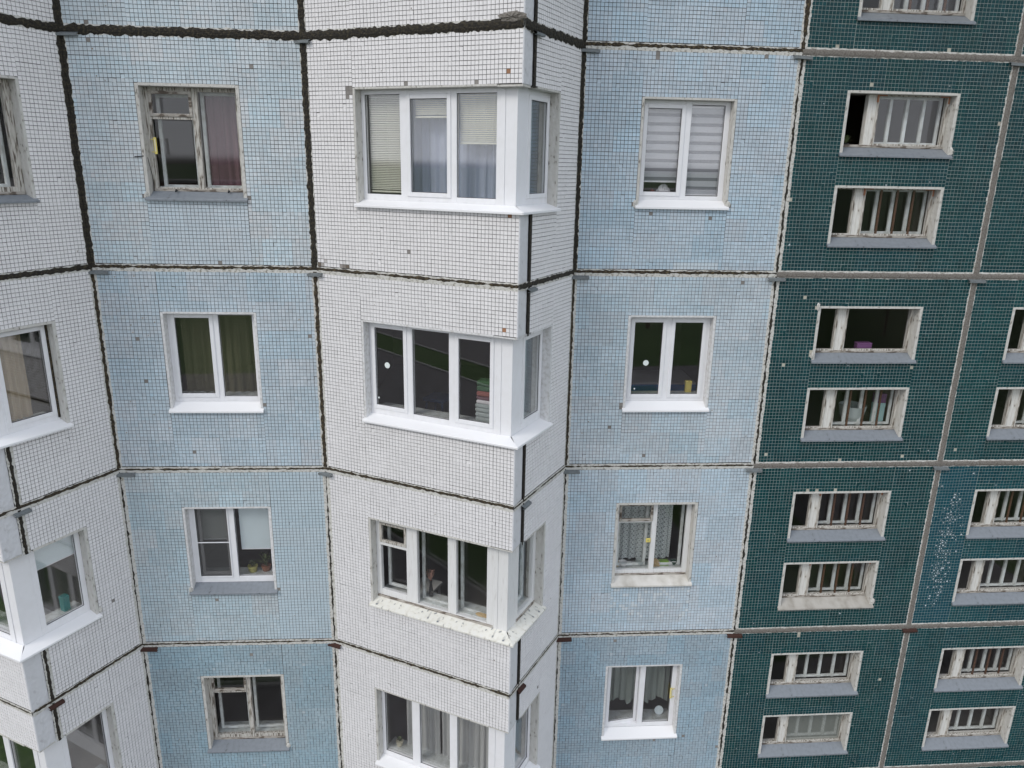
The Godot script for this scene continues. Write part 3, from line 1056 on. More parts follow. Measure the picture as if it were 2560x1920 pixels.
# ---------------------------------------------------------------- windows
# cols: each [s0, s1, [[t0, t1, kind], ...]] gives the clear glass; kind fix, sash, vent, open
func window(n: String, k: int, o: Array, cols: Array, st: Dictionary) -> Node3D:
	var w := Node3D.new()
	w.name = st.get("name", "window")
	var off := Vector3((o[0] + o[1]) * 0.5, o[3], 0)
	w.transform = bx(fx(n, k) * Transform3D(Basis(), off))
	building.add_child(w, true)
	if st.has("label"):
		w.set_meta("label", st["label"])
	var z0: float = -float(st.get("recess", 0.12))
	var th: float = st.get("thick", 0.065)
	var fm: Material = M[st.get("frame", "pvc")]
	var sw: float = st.get("sash_width", 0.052)
	var ov := 0.006
	# lining of the opening
	var rv: Material = M[st.get("reveal", "reveal_new")]
	var lt: float = st.get("lining", 0.022)
	var b := MB.new()
	if st.get("left", true):
		b.box(Vector3(o[0] - 0.012, o[3] - float(DROP[n]) + 0.001, -0.262), Vector3(o[0] + lt, o[2], 0.0047), 0.003)
	if st.get("right", true):
		b.box(Vector3(o[1] - lt, o[3] - float(DROP[n]) + 0.001, -0.262), Vector3(o[1] + 0.012, o[2], 0.0049), 0.003)
	b.box(Vector3(o[0] + (lt if st.get("left", true) else 0.0), o[2] - lt, -0.262), Vector3(o[1] - (lt if st.get("right", true) else 0.0), o[2] + 0.006, 0.0044), 0.003)
	b.box(Vector3(o[0] + 0.001, o[3] - float(DROP[n]) + 0.001, -0.262), Vector3(o[1] - 0.001, o[3] - 0.02, z0 - 0.01), 0.0)
	part(w, "reveal", b.shift(off), rv)
	var x0: float = o[0] + (lt if st.get("left", true) else 0.0)
	var x1: float = o[1] - (lt if st.get("right", true) else 0.0)
	var y1: float = o[2] - lt
	var y0: float = o[3] + float(st.get("foot", 0.01))
	# outer frame: stiles between the glazed columns, rails over and under each
	b = MB.new()
	var edge := x0
	var spans := []
	for c in cols:
		var e0: float = c[0] - exp_w(c[2], sw, ov)
		var e1: float = c[1] + exp_w(c[2], sw, ov)
		b.box(Vector3(edge, y0, z0 - th), Vector3(e0, y1, z0), 0.004)
		spans.append([e0, e1])
		edge = e1
	b.box(Vector3(edge, y0, z0 - th), Vector3(x1, y1, z0), 0.004)
	for i in cols.size():
		var c = cols[i]
		var e = spans[i]
		var t: float = y1
		for cell in c[2]:
			var ex := (sw - ov) if cell[2] != "fix" else 0.0
			b.box(Vector3(e[0], cell[0] + ex, z0 - th), Vector3(e[1], t, z0 - 0.001), 0.003)
			t = cell[1] - ex
		b.box(Vector3(e[0], y0, z0 - th), Vector3(e[1], t, z0 - 0.001), 0.003)
	part(w, "frame", b.shift(off), fm)
	if st.get("rail_wood", false):   # bare lower rail of the old windows
		b = MB.new()
		b.box(Vector3(x0 + 0.01, y0 + 0.004, z0 - 0.01), Vector3(x1 - 0.01, y0 + 0.040, z0 + 0.016), 0.006)
		part(w, "weather_bar", b.shift(off), M["bare_wood"])
	for i in cols.size():
		var c = cols[i]
		for cell in c[2]:
			var kind: String = cell[2]
			var g0 := Vector3(c[0], cell[1], 0)
			var g1 := Vector3(c[1], cell[0], 0)
			var zz := z0 - 0.022
			if kind == "open":
				continue
			if kind == "sash" or kind == "vent" or kind == "ajar":
				var proud := 0.013
				var sb := MB.new()
				ring(sb, g0 - Vector3(sw, sw, 0), g1 + Vector3(sw, sw, 0), sw, z0 - 0.035, z0 + proud)
				var sash := part(w, "sash", sb.shift(off), M[st.get("vent_frame", st.get("frame", "pvc"))] if kind == "vent" else M[st.get("sash_frame", st.get("frame", "pvc"))])
				zz = z0 - 0.010
				if kind == "ajar":
					# tilted into the room from its lower edge
					var piv := Vector3(c[0] - sw, cell[1] - sw, z0) - off
					var tx := Transform3D(Basis(), piv) * Transform3D(Basis(Vector3(0, 1, 0), 0.16), Vector3.ZERO) * Transform3D(Basis(), -piv)
					sash.transform = tx
			if st.get("gasket", true):
				var gb := MB.new()
				ring(gb, g0, g1, 0.006, zz - 0.004, zz + 0.004)
				var gk := part(w, "gasket", gb.shift(off), M["gasket"])
				if kind == "ajar":
					gk.transform = (w.get_node("sash") as Node3D).transform
			var pb := MB.new()
			if not st.get("gasket", true):   # thin old glass: one sheet
				pb.quad(Vector3(g0.x, g0.y, zz), Vector3(g1.x, g0.y, zz), Vector3(g1.x, g1.y, zz), Vector3(g0.x, g1.y, zz), Vector3(0, 0, 1))
			else:
				pb.box(Vector3(g0.x, g0.y, zz - 0.004), Vector3(g1.x, g1.y, zz), 0.0)
				pb.box(Vector3(g0.x, g0.y, zz - 0.024), Vector3(g1.x, g1.y, zz - 0.020), 0.0)
			var pane := part(w, "pane", pb.shift(off), M[st.get("glass", "glass") if i == cols.size() - 1 else "glass"])
			if kind == "ajar":
				pane.transform = (w.get_node("sash") as Node3D).transform
	# second frame of the old double windows, a hand's breadth behind
	if st.get("double", false):
		b = MB.new()
		var zi := z0 - 0.15
		for c in cols:
			ring(b, Vector3(c[0] - 0.012, c[2][-1][1] - 0.012, 0), Vector3(c[1] + 0.012, c[2][0][0] + 0.012, 0), 0.042, zi - 0.04, zi)
		part(w, "inner_frame", b.shift(off), M["inner_paint"])
		for c in cols:
			b = MB.new()
			b.quad(Vector3(c[0] + 0.025, c[2][-1][1] + 0.025, zi - 0.02), Vector3(c[1] - 0.025, c[2][-1][1] + 0.025, zi - 0.02), Vector3(c[1] - 0.025, c[2][0][0] - 0.025, zi - 0.02), Vector3(c[0] + 0.025, c[2][0][0] - 0.025, zi - 0.02), Vector3(0, 0, 1))
			part(w, "inner_pane", b.shift(off), M["glass"])
	if st.get("frame", "pvc") == "pvc":
		for c in cols:
			b = MB.new()
			var mid: float = c[0] + 0.10
			b.box(Vector3(mid, y0 + 0.022, z0 - 0.001), Vector3(mid + 0.035, y0 + 0.031, z0 + 0.005), 0.002)
			part(w, "drain_cap", b.shift(off), M["pvc"])
	# window board indoors
	if st.get("board", true):
		b = MB.new()
		b.box(Vector3(x0, o[3] + 0.03, -0.46), Vector3(x1, o[3] + 0.06, z0 - th - 0.004), 0.004)
		part(w, "window_board", b.shift(off), M["inner_paint"])
	return w


func opening(n: String, i: int) -> Array:   # clear opening above the sill
	var o: Array = HOLES[n][i].duplicate()
	o[3] += float(DROP[n])
	return o


func exp_w(cells: Array, sw: float, ov: float) -> float:
	for c in cells:
		if c[2] != "fix":
			return sw - ov
	return 0.0


func ring(b: MB, lo: Vector3, hi: Vector3, w: float, z0: float, z1: float) -> void:
	b.box(Vector3(lo.x, lo.y, z0), Vector3(lo.x + w, hi.y, z1), 0.004)
	b.box(Vector3(hi.x - w, lo.y, z0), Vector3(hi.x, hi.y, z1), 0.004)
	b.box(Vector3(lo.x + w, hi.y - w, z0), Vector3(hi.x - w, hi.y, z1 - 0.0005), 0.004)
	b.box(Vector3(lo.x + w, lo.y, z0), Vector3(hi.x - w, lo.y + w, z1 - 0.0005), 0.004)


# sheet-metal sill: slopes out of the opening and turns down; m0, m1 shear the ends for the mitre at a bay's corner
func sill(w: Node3D, off: Vector3, s0: float, s1: float, tb: float, zb: float, zf: float, drop: float, m: Material, m0 := 0.0, m1 := 0.0, lip := 0.028) -> void:
	var b := MB.new()
	var prof := [Vector2(zb, tb + 0.008), Vector2(zf - 0.004, tb - drop), Vector2(zf, tb - drop - 0.006), Vector2(zf, tb - drop - lip), Vector2(zf - 0.012, tb - drop - lip - 0.002), Vector2(zf - 0.012, tb - drop - 0.014), Vector2(zb, tb - 0.006)]
	var pts := []
	for p in prof:
		pts.append([Vector3(s0 + m0 * p.x, p.y, p.x), Vector3(s1 + m1 * p.x, p.y, p.x)])
	var outs := [Vector3(0, 1, 0.4), Vector3(0, 1, 1), Vector3(0, 0, 1), Vector3(0, -1, 0), Vector3(0, 0, -1), Vector3(0, -1, 0), Vector3(0, 0, -1)]
	for i in pts.size():
		var j := (i + 1) % pts.size()
		b.quad(pts[i][0], pts[i][1], pts[j][1], pts[j][0], outs[i])
	for side in 2:
		for i in range(1, pts.size() - 1):
			b.tri(pts[0][side], pts[i][side], pts[i + 1][side], Vector3(-1 if side == 0 else 1, 0, 0))
	part(w, "sill", b.shift(off), m)


func old_hooks(w: Node3D, off: Vector3, places: Array, t: float) -> void:
	for s in places:
		var b := MB.new()
		b.rod([Vector3(s, t, -0.10), Vector3(s, t + 0.012, -0.07), Vector3(s + 0.004, t - 0.008, -0.045)], 0.011, 6)
		part(w, "drain_spout", b.shift(off), M["gasket"])


func blue_window(n: String, k: int, cols: Array, st: Dictionary, sm: String) -> Node3D:
	var o := opening(n, 0)
	var w := window(n, k, o, cols, st)
	var off := Vector3((o[0] + o[1]) * 0.5, o[3], 0)
	sill(w, off, o[0] - 0.022, o[1] + 0.022, o[3] + 0.004, -float(st.get("recess", 0.12)) + 0.002, 0.05, 0.078, M[sm])
	return w


func stair_window(n: String, k: int, i: int, bars: String, st: Dictionary, sm := "sill_grey") -> void:
	var o := opening(n, i)
	var t0: float = o[2] - 0.045
	var t1: float = o[3] + 0.065
	st.merge({"frame": "old_paint", "sash_frame": "weathered", "reveal": "reveal_old", "recess": 0.13, "thick": 0.09, "sash_width": 0.030, "rail_wood": true, "board": false, "gasket": false, "lining": 0.028, "foot": 0.006, "name": "stair_window"})
	var first: String = "open" if st.get("opened", false) else "sash"
	var w := window(n, k, o, [[0.748, 1.000, [[t0, t1, first]]], [1.172, 2.095, [[t0, t1, "sash"]]]], st)
	var off := Vector3((o[0] + o[1]) * 0.5, o[3], 0)
	for j in 3:
		var s := 1.172 + 0.923 * (j + 1) / 4.0
		if bars.contains("w"):
			var b := MB.new()
			b.box(Vector3(s - 0.022, t1 - 0.02, -0.275), Vector3(s + 0.022, t0 + 0.02, -0.235), 0.004)
			part(w, "glazing_bar", b.shift(off), M["inner_paint"])
		if bars.contains("b"):
			var b3 := MB.new()
			b3.box(Vector3(s - 0.014, t1 - 0.006, -0.165), Vector3(s + 0.014, t0 + 0.006, -0.143), 0.003)
			part(w, "brown_bar", b3.shift(off), M["brown_bar"])
	if bars.contains("w"):
		var b2 := MB.new()
		ring(b2, Vector3(1.16, t1 - 0.01, 0), Vector3(2.11, t0 + 0.01, 0), 0.035, -0.275, -0.235)
		part(w, "inner_frame", b2.shift(off), M["inner_paint"])
		b2 = MB.new()
		b2.quad(Vector3(1.19, t1 + 0.02, -0.257), Vector3(2.08, t1 + 0.02, -0.257), Vector3(2.08, t0 - 0.02, -0.257), Vector3(1.19, t0 - 0.02, -0.257), Vector3(0, 0, 1))
		part(w, "inner_pane", b2.shift(off), M["glass"])
	sill(w, off, o[0] - 0.024, o[1] + 0.024, o[3] + 0.006, -0.128, 0.045, 0.088, M[sm])


func bay_window(big: String, small: String, k: int, cols: Array, scols: Array, st: Dictionary, sm: String) -> void:
	var o := opening(big, 0)
	var L: float = LEN[big]
	o[1] = 2.585
	st["right"] = false
	st["name"] = "bay_window"
	st["foot"] = 0.006
	var w := window(big, k, o, cols, st)
	var off := Vector3((o[0] + o[1]) * 0.5, o[3], 0)
	var kk := 1.067
	sill(w, off, o[0] - 0.015, L, o[3] + 0.004, -float(st.get("recess", 0.12)) + 0.002, 0.06, 0.050, M[sm], 0.0, kk)
	# lintel lining up to the corner
	var o2 := opening(small, 0)
	o2[0] = 0.36
	var st2 := st.duplicate()
	st2.erase("right")
	st2.erase("label")
	st2["left"] = false
	st2["name"] = "bay_side_window"
	var w2 := window(small, k, o2, scols, st2)
	var off2 := Vector3((o2[0] + o2[1]) * 0.5, o2[3], 0)
	sill(w2, off2, 0.0, o2[1] + 0.015, o2[3] + 0.004, -float(st.get("recess", 0.12)) + 0.002, 0.06, 0.050, M[sm], -kk, 0.0)
	# corner post
	var dz := 0.12
	var outer := [fx(big, 0) * Vector3(2.585, 0, -dz), corner(big, small, dz), fx(small, 0) * Vector3(0.36, 0, -dz)]
	var inner := [fx(big, 0) * Vector3(2.585, 0, -dz - 0.09), corner(big, small, dz + 0.09), fx(small, 0) * Vector3(0.36, 0, -dz - 0.09)]
	var b := MB.new()
	var yt := Y0 - ST * k - 0.602
	var yb := Y0 - ST * k - 1.915
	var fl := func(p: Vector3, y: float) -> Vector3: return Vector3(p.x, y, p.z)
	for i in 2:
		b.quad(fl.call(outer[i], yt), fl.call(outer[i + 1], yt), fl.call(outer[i + 1], yb), fl.call(outer[i], yb), FN[big] if i == 0 else FN[small])
		b.quad(fl.call(inner[i], yt), fl.call(inner[i + 1], yt), fl.call(inner[i + 1], yb), fl.call(inner[i], yb), -FN[big] if i == 0 else -FN[small])
	for e in [0, 2]:
		b.quad(fl.call(outer[e], yt), fl.call(inner[e], yt), fl.call(inner[e], yb), fl.call(outer[e], yb), -FD[big] if e == 0 else FD[small])
	for y in [[yt, Vector3.UP], [yb, Vector3.DOWN]]:
		for i in 2:
			b.quad(fl.call(outer[i], y[0]), fl.call(outer[i + 1], y[0]), fl.call(inner[i + 1], y[0]), fl.call(inner[i], y[0]), y[1])
	# cover strip along the joint
	part(w, "corner_post", b, M[st.get("frame", "pvc")], (w.transform.affine_inverse() * bx(Transform3D())))
	b = MB.new()
	b.box(Vector3(2.575, -1.905, -dz + 0.0012), Vector3(2.64, -0.626, -dz + 0.009), 0.003)
	part(w, "cover_strip", b.shift(off), M[st.get("frame", "pvc")])
	b = MB.new()
	b.box(Vector3(2.58, -0.625, -0.225), Vector3(L - 0.005, -0.597, -0.004), 0.003)
	part(w, "soffit", b.shift(off), M[st.get("reveal", "reveal_new")])


func corner(a: String, c: String, depth: float) -> Vector3:
	var p1 := inset(a, 0, depth)
	var p2 := inset(c, 0, depth)
	var x: Vector2 = Geometry2D.line_intersects_line(p1, Vector2(FD[a].x, FD[a].z), p2, Vector2(FD[c].x, FD[c].z))
	return Vector3(x.x, 0, x.y)


func build_windows() -> void:
	var old := {"frame": "weathered", "vent_frame": "bare_wood", "reveal": "reveal_old", "recess": 0.13, "thick": 0.06, "sash_width": 0.038, "rail_wood": true, "double": true, "gasket": false, "lining": 0.03, "foot": 0.0}
	# blue columns
	var w := blue_window("A", 0, [[0.925, 1.368, [[-0.69, -0.915, "vent"], [-0.985, -1.80, "fix"]]], [1.470, 1.930, [[-0.655, -1.80, "fix"]]]], merged(old, {"label": "old wooden window with flaking white paint and a small vent pane"}), "sill_grey")
	old_hooks(w, Vector3(1.405, -1.86, 0), [1.13, 1.78], -1.845)
	blue_window("A", 1, [[0.918, 1.366, [[-0.677, -1.729, "sash"]]], [1.484, 1.928, [[-0.637, -1.775, "fix"]]]], {}, "sill_white")
	blue_window("A", 2, [[0.905, 1.365, [[-0.650, -1.745, "fix"]]], [1.455, 1.945, [[-0.635, -1.755, "fix"]]]], {"label": "white window with an insect screen on its left half"}, "sill_grey")
	blue_window("A", 3, [[0.925, 1.375, [[-0.69, -0.915, "vent"], [-0.985, -1.765, "fix"]]], [1.470, 1.930, [[-0.655, -1.765, "fix"]]]], old, "sill_grey")
	blue_window("B", 0, [[0.898, 1.340, [[-0.705, -1.745, "sash"]]], [1.471, 1.911, [[-0.652, -1.792, "fix"]]]], {"reveal": "reveal_old"}, "sill_white")
	blue_window("B", 1, [[0.912, 1.310, [[-0.70, -1.743, "sash"]]], [1.483, 1.878, [[-0.70, -1.743, "sash"]]]], {}, "sill_white")
	blue_window("B", 2, [[0.905, 1.345, [[-0.69, -0.905, "vent"], [-0.965, -1.765, "fix"]]], [1.450, 1.900, [[-0.645, -1.765, "fix"]]]], merged(old, {"frame": "white_wood", "label": "old wooden window with a vent pane over a cream sill"}), "sill_cream")
	blue_window("B", 3, [[0.905, 1.335, [[-0.68, -1.745, "ajar"]]], [1.465, 1.905, [[-0.630, -1.775, "fix"]]]], {"label": "white window with its left sash ajar"}, "sill_white")
	for n in ["A", "B"]:
		for k in [-1, 4]:
			blue_window(n, k, [[0.912, 1.340, [[-0.70, -1.743, "sash"]]], [1.471, 1.911, [[-0.652, -1.775, "fix"]]]], {}, "sill_white")
	# bays
	var sc := [[0.435, 0.872, [[-0.725, -1.765, "sash"]]]]
	bay_window("M", "R", 0, [[0.765, 1.258, [[-0.667, -1.818, "fix"]]], [1.405, 1.898, [[-0.722, -1.780, "sash"]]], [2.022, 2.530, [[-0.670, -1.822, "fix"]]]], sc, {"reveal": "reveal_old", "lining": 0.018}, "sill_white")
	bay_window("M", "R", 1, [[0.810, 1.245, [[-0.705, -1.762, "sash"]]], [1.374, 1.908, [[-0.672, -1.818, "fix"]]], [2.050, 2.487, [[-0.718, -1.772, "sash"]]]], sc, {}, "sill_white")
	bay_window("M", "R", 2, [[0.825, 1.190, [[-0.735, -0.970, "vent"], [-1.055, -1.765, "fix"]]], [1.395, 1.880, [[-0.690, -1.845, "fix"]]], [2.010, 2.475, [[-0.690, -1.845, "fix"]]]], [[0.42, 0.872, [[-0.67, -1.80, "fix"]]]],
		{"frame": "white_wood", "vent_frame": "weathered", "reveal": "reveal_old", "recess": 0.12, "sash_width": 0.035, "rail_wood": true, "double": true, "gasket": false, "label": "old wooden bay window over a peeling white sill"}, "sill_peel")
	bay_window("M", "R", 3, [[0.775, 1.258, [[-0.667, -1.818, "fix"]]], [1.390, 1.898, [[-0.667, -1.820, "fix"]]], [2.022, 2.530, [[-0.670, -1.822, "fix"]]]], sc, {"reveal": "reveal_old"}, "sill_white")
	var scl := [[0.435, 0.955, [[-0.71, -1.765, "sash"]]]]
	var scl2 := [[0.435, 0.975, [[-0.67, -1.785, "fix"]]]]
	for k in range(-1, 5):
		var kc := [[0.775, 1.258, [[-0.667, -1.818, "fix"]]], [1.390, 1.898, [[-0.667, -1.820, "fix"]]], [2.022, 2.530, [[-0.670, -1.822, "fix"]]]]
		if k == -1 or k == 4:
			bay_window("M", "R", k, kc, sc, {}, "sill_white")
		if k == 0:
			bay_window("K", "L", k, kc, [[0.42, 0.965, [[-0.67, -1.80, "fix"]]]], {"frame": "weathered", "reveal": "reveal_old", "rail_wood": true, "double": true, "gasket": false}, "sill_grey")
		else:
			bay_window("K", "L", k, kc, scl if k == 1 else scl2, {"reveal": "reveal_old", "lining": 0.03}, "sill_white")
	# stair windows in the dark green columns
	var plan := {
		"C": [["w", "wb"], ["w", "wb"], ["", "wb"], ["wb", "wb"], ["w", "wf"], ["w", "w"]],
		"D": [["w", "w"], ["w", "w"], ["w", "wb"], ["wb", "w"], ["wb", "w"], ["w", "w"]],
	}
	for n in plan:
		for k in range(-1, 5):
			for i in 2:
				var spec: String = plan[n][k + 1][i]
				var st := {}
				if n == "C" and k == 0 and i == 0:
					st = {"opened": true, "label": "stair window with its narrow left leaf open"}
				if spec.contains("f"):
					st = {"glass": "frosted_glass", "label": "stair window with clouded glass"}
				stair_window(n, k, i, spec, st, "sill_beige" if n == "C" and k == 2 and i == 1 else "sill_grey")


func extras() -> void:
	# strips of brown foam beside the left bay's new frame
	var b := MB.new()
	b.box(Vector3(1.012, -1.86, -0.118), Vector3(1.042, -0.63, -0.105), 0.004)
	part(building, "foam_strip", b, M["tar_brown"], bx(fx("L", 1)))
	# filler squeezed out at the ends of sills
	for q in [["B", 0, 0.775, -1.90], ["B", 0, 2.02, -1.89], ["A", 0, 0.79, -1.90], ["A", 3, 2.02, -1.89], ["C", 0, 2.185, -1.16], ["C", 1, 0.655, -1.14], ["C", 1, 0.655, -0.45], ["C", 2, 2.19, -2.33], ["A", 2, 0.79, -1.89], ["L", 2, 1.10, -1.88]]:
		b = MB.new()
		var sd := float(q[2]) * 9.0 + float(q[3]) * 5.0
		var bp := func(i: int, j: int) -> Vector3:
			var a := TAU * i / 12
			var e := PI * 0.5 * j / 4
			var rr := 1.0 + 0.7 * nz.get_noise_2d(cos(a) * 2.0 + sd, sin(a) * 2.0 + e)
			return Vector3(cos(a) * cos(e) * 0.028 * rr, sin(a) * cos(e) * 0.05 * rr, 0.004 + sin(e) * 0.022 * rr)
		for i in 12:
			for j in 4:
				b.quad(bp.call(i, j), bp.call((i + 1) % 12, j), bp.call((i + 1) % 12, j + 1), bp.call(i, j + 1), Vector3(0, 0, 1))
		part(building, "filler_lump", b, M["reveal_old"], bx(fx(q[0], q[1]) * Transform3D(Basis(), Vector3(q[2], q[3], 0))))
	# rusty corner plates on the stair sashes
	for k in [0, 2, 3]:
		for i in 2:
			var o := opening("C", i)
			for s in [[1.148, 1.0], [2.118, -1.0]]:
				b = MB.new()
				var t: float = o[2] - 0.022
				b.box(Vector3(s[0] - 0.012, t - 0.10, -0.130), Vector3(s[0] + 0.012, t, -0.1145), 0.002)
				b.box(Vector3(minf(s[0], s[0] + s[1] * 0.12), t - 0.022, -0.130), Vector3(maxf(s[0], s[0] + s[1] * 0.12), t - 0.001, -0.1148), 0.002)
				part(building, "corner_plate", b, M["brick_hole"], bx(fx("C", k)))
	# loose wire beside the old window
	b = MB.new()
	b.rod([Vector3(0.70, -1.435, 0.012), Vector3(0.76, -1.43, 0.02), Vector3(0.81, -1.425, 0.0), Vector3(0.83, -1.45, -0.06)], 0.006, 5)
	b.rod([Vector3(0.83, -1.45, -0.06), Vector3(0.845, -1.65, -0.10), Vector3(0.85, -1.85, -0.11)], 0.004, 5)
	part(building, "cable", b, M["gasket"], bx(fx("A", 0)))


func merged(a: Dictionary, c: Dictionary) -> Dictionary:
	var r := a.duplicate()
	r.merge(c, true)
	return r


# ---------------------------------------------------------------- curtains, blinds and things on the window boards
func fabric(called: String, c: Color, alpha := 1.0, rough := 0.9) -> StandardMaterial3D:
	var m := mat(called, c, rough)
	if alpha < 1.0:
		m.albedo_color.a = alpha
		m.transparency = BaseMaterial3D.TRANSPARENCY_ALPHA
	m.cull_mode = BaseMaterial3D.CULL_DISABLED
	return m


func curtain(n: String, k: int, s0: float, s1: float, t1: float, depth: float, m: Material, folds: float, amp: float, label: String, hem := 0.0, group := "", seed_ := 1.0, lean := 0.0) -> Node3D:
	var t0 := -0.095
	var base := Vector3((s0 + s1) * 0.5, t1, -depth)
	var t := thing("curtain", label, "curtain", fx(n, k) * Transform3D(Basis(), base), group)
	var b := MB.new()
	var nx := int(maxf(24.0, folds * 10.0))
	var ny := 8
	var pos := func(i: int, j: int) -> Vector3:
		var u := float(i) / nx
		var vv := float(j) / ny
		var s := lerpf(s0, s1, u)
		var low := t1
		if hem > 0.0:
			low = t1 + hem * pow(absf(sin(u * PI * folds * 0.4 + seed_)), 0.8)
		var y := lerpf(t0, low, vv)
		var ph := u * TAU * folds + 1.3 * nz.get_noise_2d(u * 3.0, seed_)
		var z := -depth + amp * (0.35 + 0.65 * vv) * (sin(ph) + 0.45 * sin(ph * 2.3 + seed_)) + 0.02 * nz.get_noise_2d(u * 4.0, vv * 2.0 + seed_)
		return Vector3(s + lean * vv * (s - s0) + 0.01 * sin(ph * 1.1 + 2.0) * vv, y, z)
	for i in nx:
		for j in ny:
			var q := [pos.call(i, j), pos.call(i + 1, j), pos.call(i + 1, j + 1), pos.call(i, j + 1)]
			var nn := []
			for e in [[i, j], [i + 1, j], [i + 1, j + 1], [i, j + 1]]:
				var du: Vector3 = pos.call(mini(e[0] + 1, nx), e[1]) - pos.call(maxi(e[0] - 1, 0), e[1])
				var dv: Vector3 = pos.call(e[0], maxi(e[1] - 1, 0)) - pos.call(e[0], mini(e[1] + 1, ny))
				nn.append(du.cross(dv).normalized())
			b.v.append_array(PackedVector3Array([q[0], q[1], q[2], q[0], q[2], q[3]]))
			b.n.append_array(PackedVector3Array([nn[0], nn[1], nn[2], nn[0], nn[2], nn[3]]))
			var w := (s1 - s0)
			var uu := [Vector2(float(i) / nx * w, float(j) / ny * (t0 - t1)), Vector2(float(i + 1) / nx * w, float(j) / ny * (t0 - t1)), Vector2(float(i + 1) / nx * w, float(j + 1) / ny * (t0 - t1)), Vector2(float(i) / nx * w, float(j + 1) / ny * (t0 - t1))]
			b.uv.append_array(PackedVector2Array([uu[0], uu[1], uu[2], uu[0], uu[2], uu[3]]))
	part(t, "cloth", b.shift(base), m)
	b = MB.new()
	b.box(Vector3(s0 - 0.02, t0 - 0.004, -depth - 0.03), Vector3(s1 + 0.02, -0.102, -depth + 0.03), 0.002)
	part(t, "rail", b.shift(base), M["inner_paint"])
	return t


func venetian(n: String, k: int, s0: float, s1: float, t0: float, t1: float, depth: float, label: String) -> void:
	var base := Vector3((s0 + s1) * 0.5, t1, -depth)
	var t := thing("venetian_blind", label, "blind", fx(n, k) * Transform3D(Basis(), base), "cream venetian blinds in the bay window")
	var b := MB.new()
	b.box(Vector3(s0, t0 - 0.025, -depth - 0.013), Vector3(s1, t0, -depth + 0.013), 0.003)
	part(t, "head_rail", b.shift(base), M["blind"])
	b = MB.new()
	var y := t0 - 0.04
	while y > t1 + 0.03:
		var dz := Vector3(0, -0.0075, 0.0085)
		var a := Vector3(s0, y, -depth)
		var c := Vector3(s1, y, -depth)
		var bow := Vector3(0, 0.0022, 0.0018)
		b.quad(a - dz, c - dz, c + bow, a + bow, Vector3(0, 0.6, 1))
		b.quad(a + bow, c + bow, c + dz, a + dz, Vector3(0, 0.9, 1))
		y -= 0.0205
	var sl := part(t, "slats", b.shift(base), M["blind"])
	sl.set_meta("kind", "stuff")
	b = MB.new()
	b.box(Vector3(s0, t1, -depth - 0.012), Vector3(s1, t1 + 0.022, -depth + 0.012), 0.004)
	part(t, "bottom_rail", b.shift(base), M["blind"])
	for s in [s0 + 0.10, s1 - 0.10]:
		b = MB.new()
		b.rod([Vector3(s, t0, -depth + 0.013), Vector3(s, t1, -depth + 0.013)], 0.0016, 4)
		part(t, "cord", b.shift(base), M["blind"])


func roller(n: String, k: int, s0: float, s1: float, t0: float, t1: float, depth: float, m: Material, label: String, bands := 0) -> void:
	var base := Vector3((s0 + s1) * 0.5, t1, -depth)
	var t := thing("roller_blind", label, "blind", fx(n, k) * Transform3D(Basis(), base))
	var b := MB.new()
	b.rod([Vector3(s0, t0 + 0.012, -depth - 0.01), Vector3(s1, t0 + 0.012, -depth - 0.01)], 0.016, 10)
	part(t, "roller", b.shift(base), M["pvc"])
	if bands > 0:
		var y := t0
		var i := 0
		while y > t1 + 0.02:
			var hh := 0.072 if i % 2 == 0 else 0.042
			var e := maxf(y - hh, t1 + 0.012)
			b = MB.new()
			b.box(Vector3(s0, e, -depth - 0.0008), Vector3(s1, y, -depth + 0.0008), 0.0)
			part(t, "cloth_band" if i % 2 == 0 else "sheer_band", b.shift(base), m if i % 2 == 0 else M["sheer_band"])
			y -= hh
			i += 1
	else:
		b = MB.new()
		b.box(Vector3(s0, t1 + 0.012, -depth - 0.0008), Vector3(s1, t0, -depth + 0.0008), 0.0)
		part(t, "cloth", b.shift(base), m)
	b = MB.new()
	b.box(Vector3(s0, t1, -depth - 0.006), Vector3(s1, t1 + 0.014, -depth + 0.006), 0.003)
	part(t, "bottom_bar", b.shift(base), M["pvc"])


func on_board(n: String, k: int, s: float, depth := 0.33) -> Transform3D:
	return fx(n, k) * Transform3D(Basis(), Vector3(s, float(opening(n, 0)[3]) + 0.060, -depth))


func pot(xf: Transform3D, r: float, h: float, pm: Material, leaves: int, spread: float, tall: float, label: String, seed_: int) -> void:
	var t := thing("potted_plant", label, "plant", xf)
	var b := MB.new()
	b.lathe(Vector3.ZERO, [Vector2(0, 0), Vector2(r * 0.7, 0), Vector2(r, h), Vector2(r * 0.92, h), Vector2(r * 0.88, h * 0.85), Vector2(0, h * 0.85)], 16)
	part(t, "pot", b, pm)
	b = MB.new()
	var g := RandomNumberGenerator.new()
	g.seed = seed_
	for i in leaves:
		var a := g.randf() * TAU
		var reach := g.randf_range(0.25, 1.0)
		var tip := Vector3(cos(a) * spread * reach, h + tall * g.randf_range(0.4, 1.0) * (1.15 - reach * 0.6), sin(a) * spread * reach)
		var mid := Vector3(tip.x * 0.45, h + (tip.y - h) * 0.75, tip.z * 0.45)
		var root := Vector3(0, h * 0.84, 0)
		var sd := Vector3(-sin(a), 0, cos(a)) * g.randf_range(0.008, 0.02)
		b.quad(root - sd * 0.3, root + sd * 0.3, mid + sd, mid - sd, Vector3.UP)
		b.tri(mid - sd, mid + sd, tip, Vector3.UP)
	part(t, "leaves", b, M["house_leaf"])


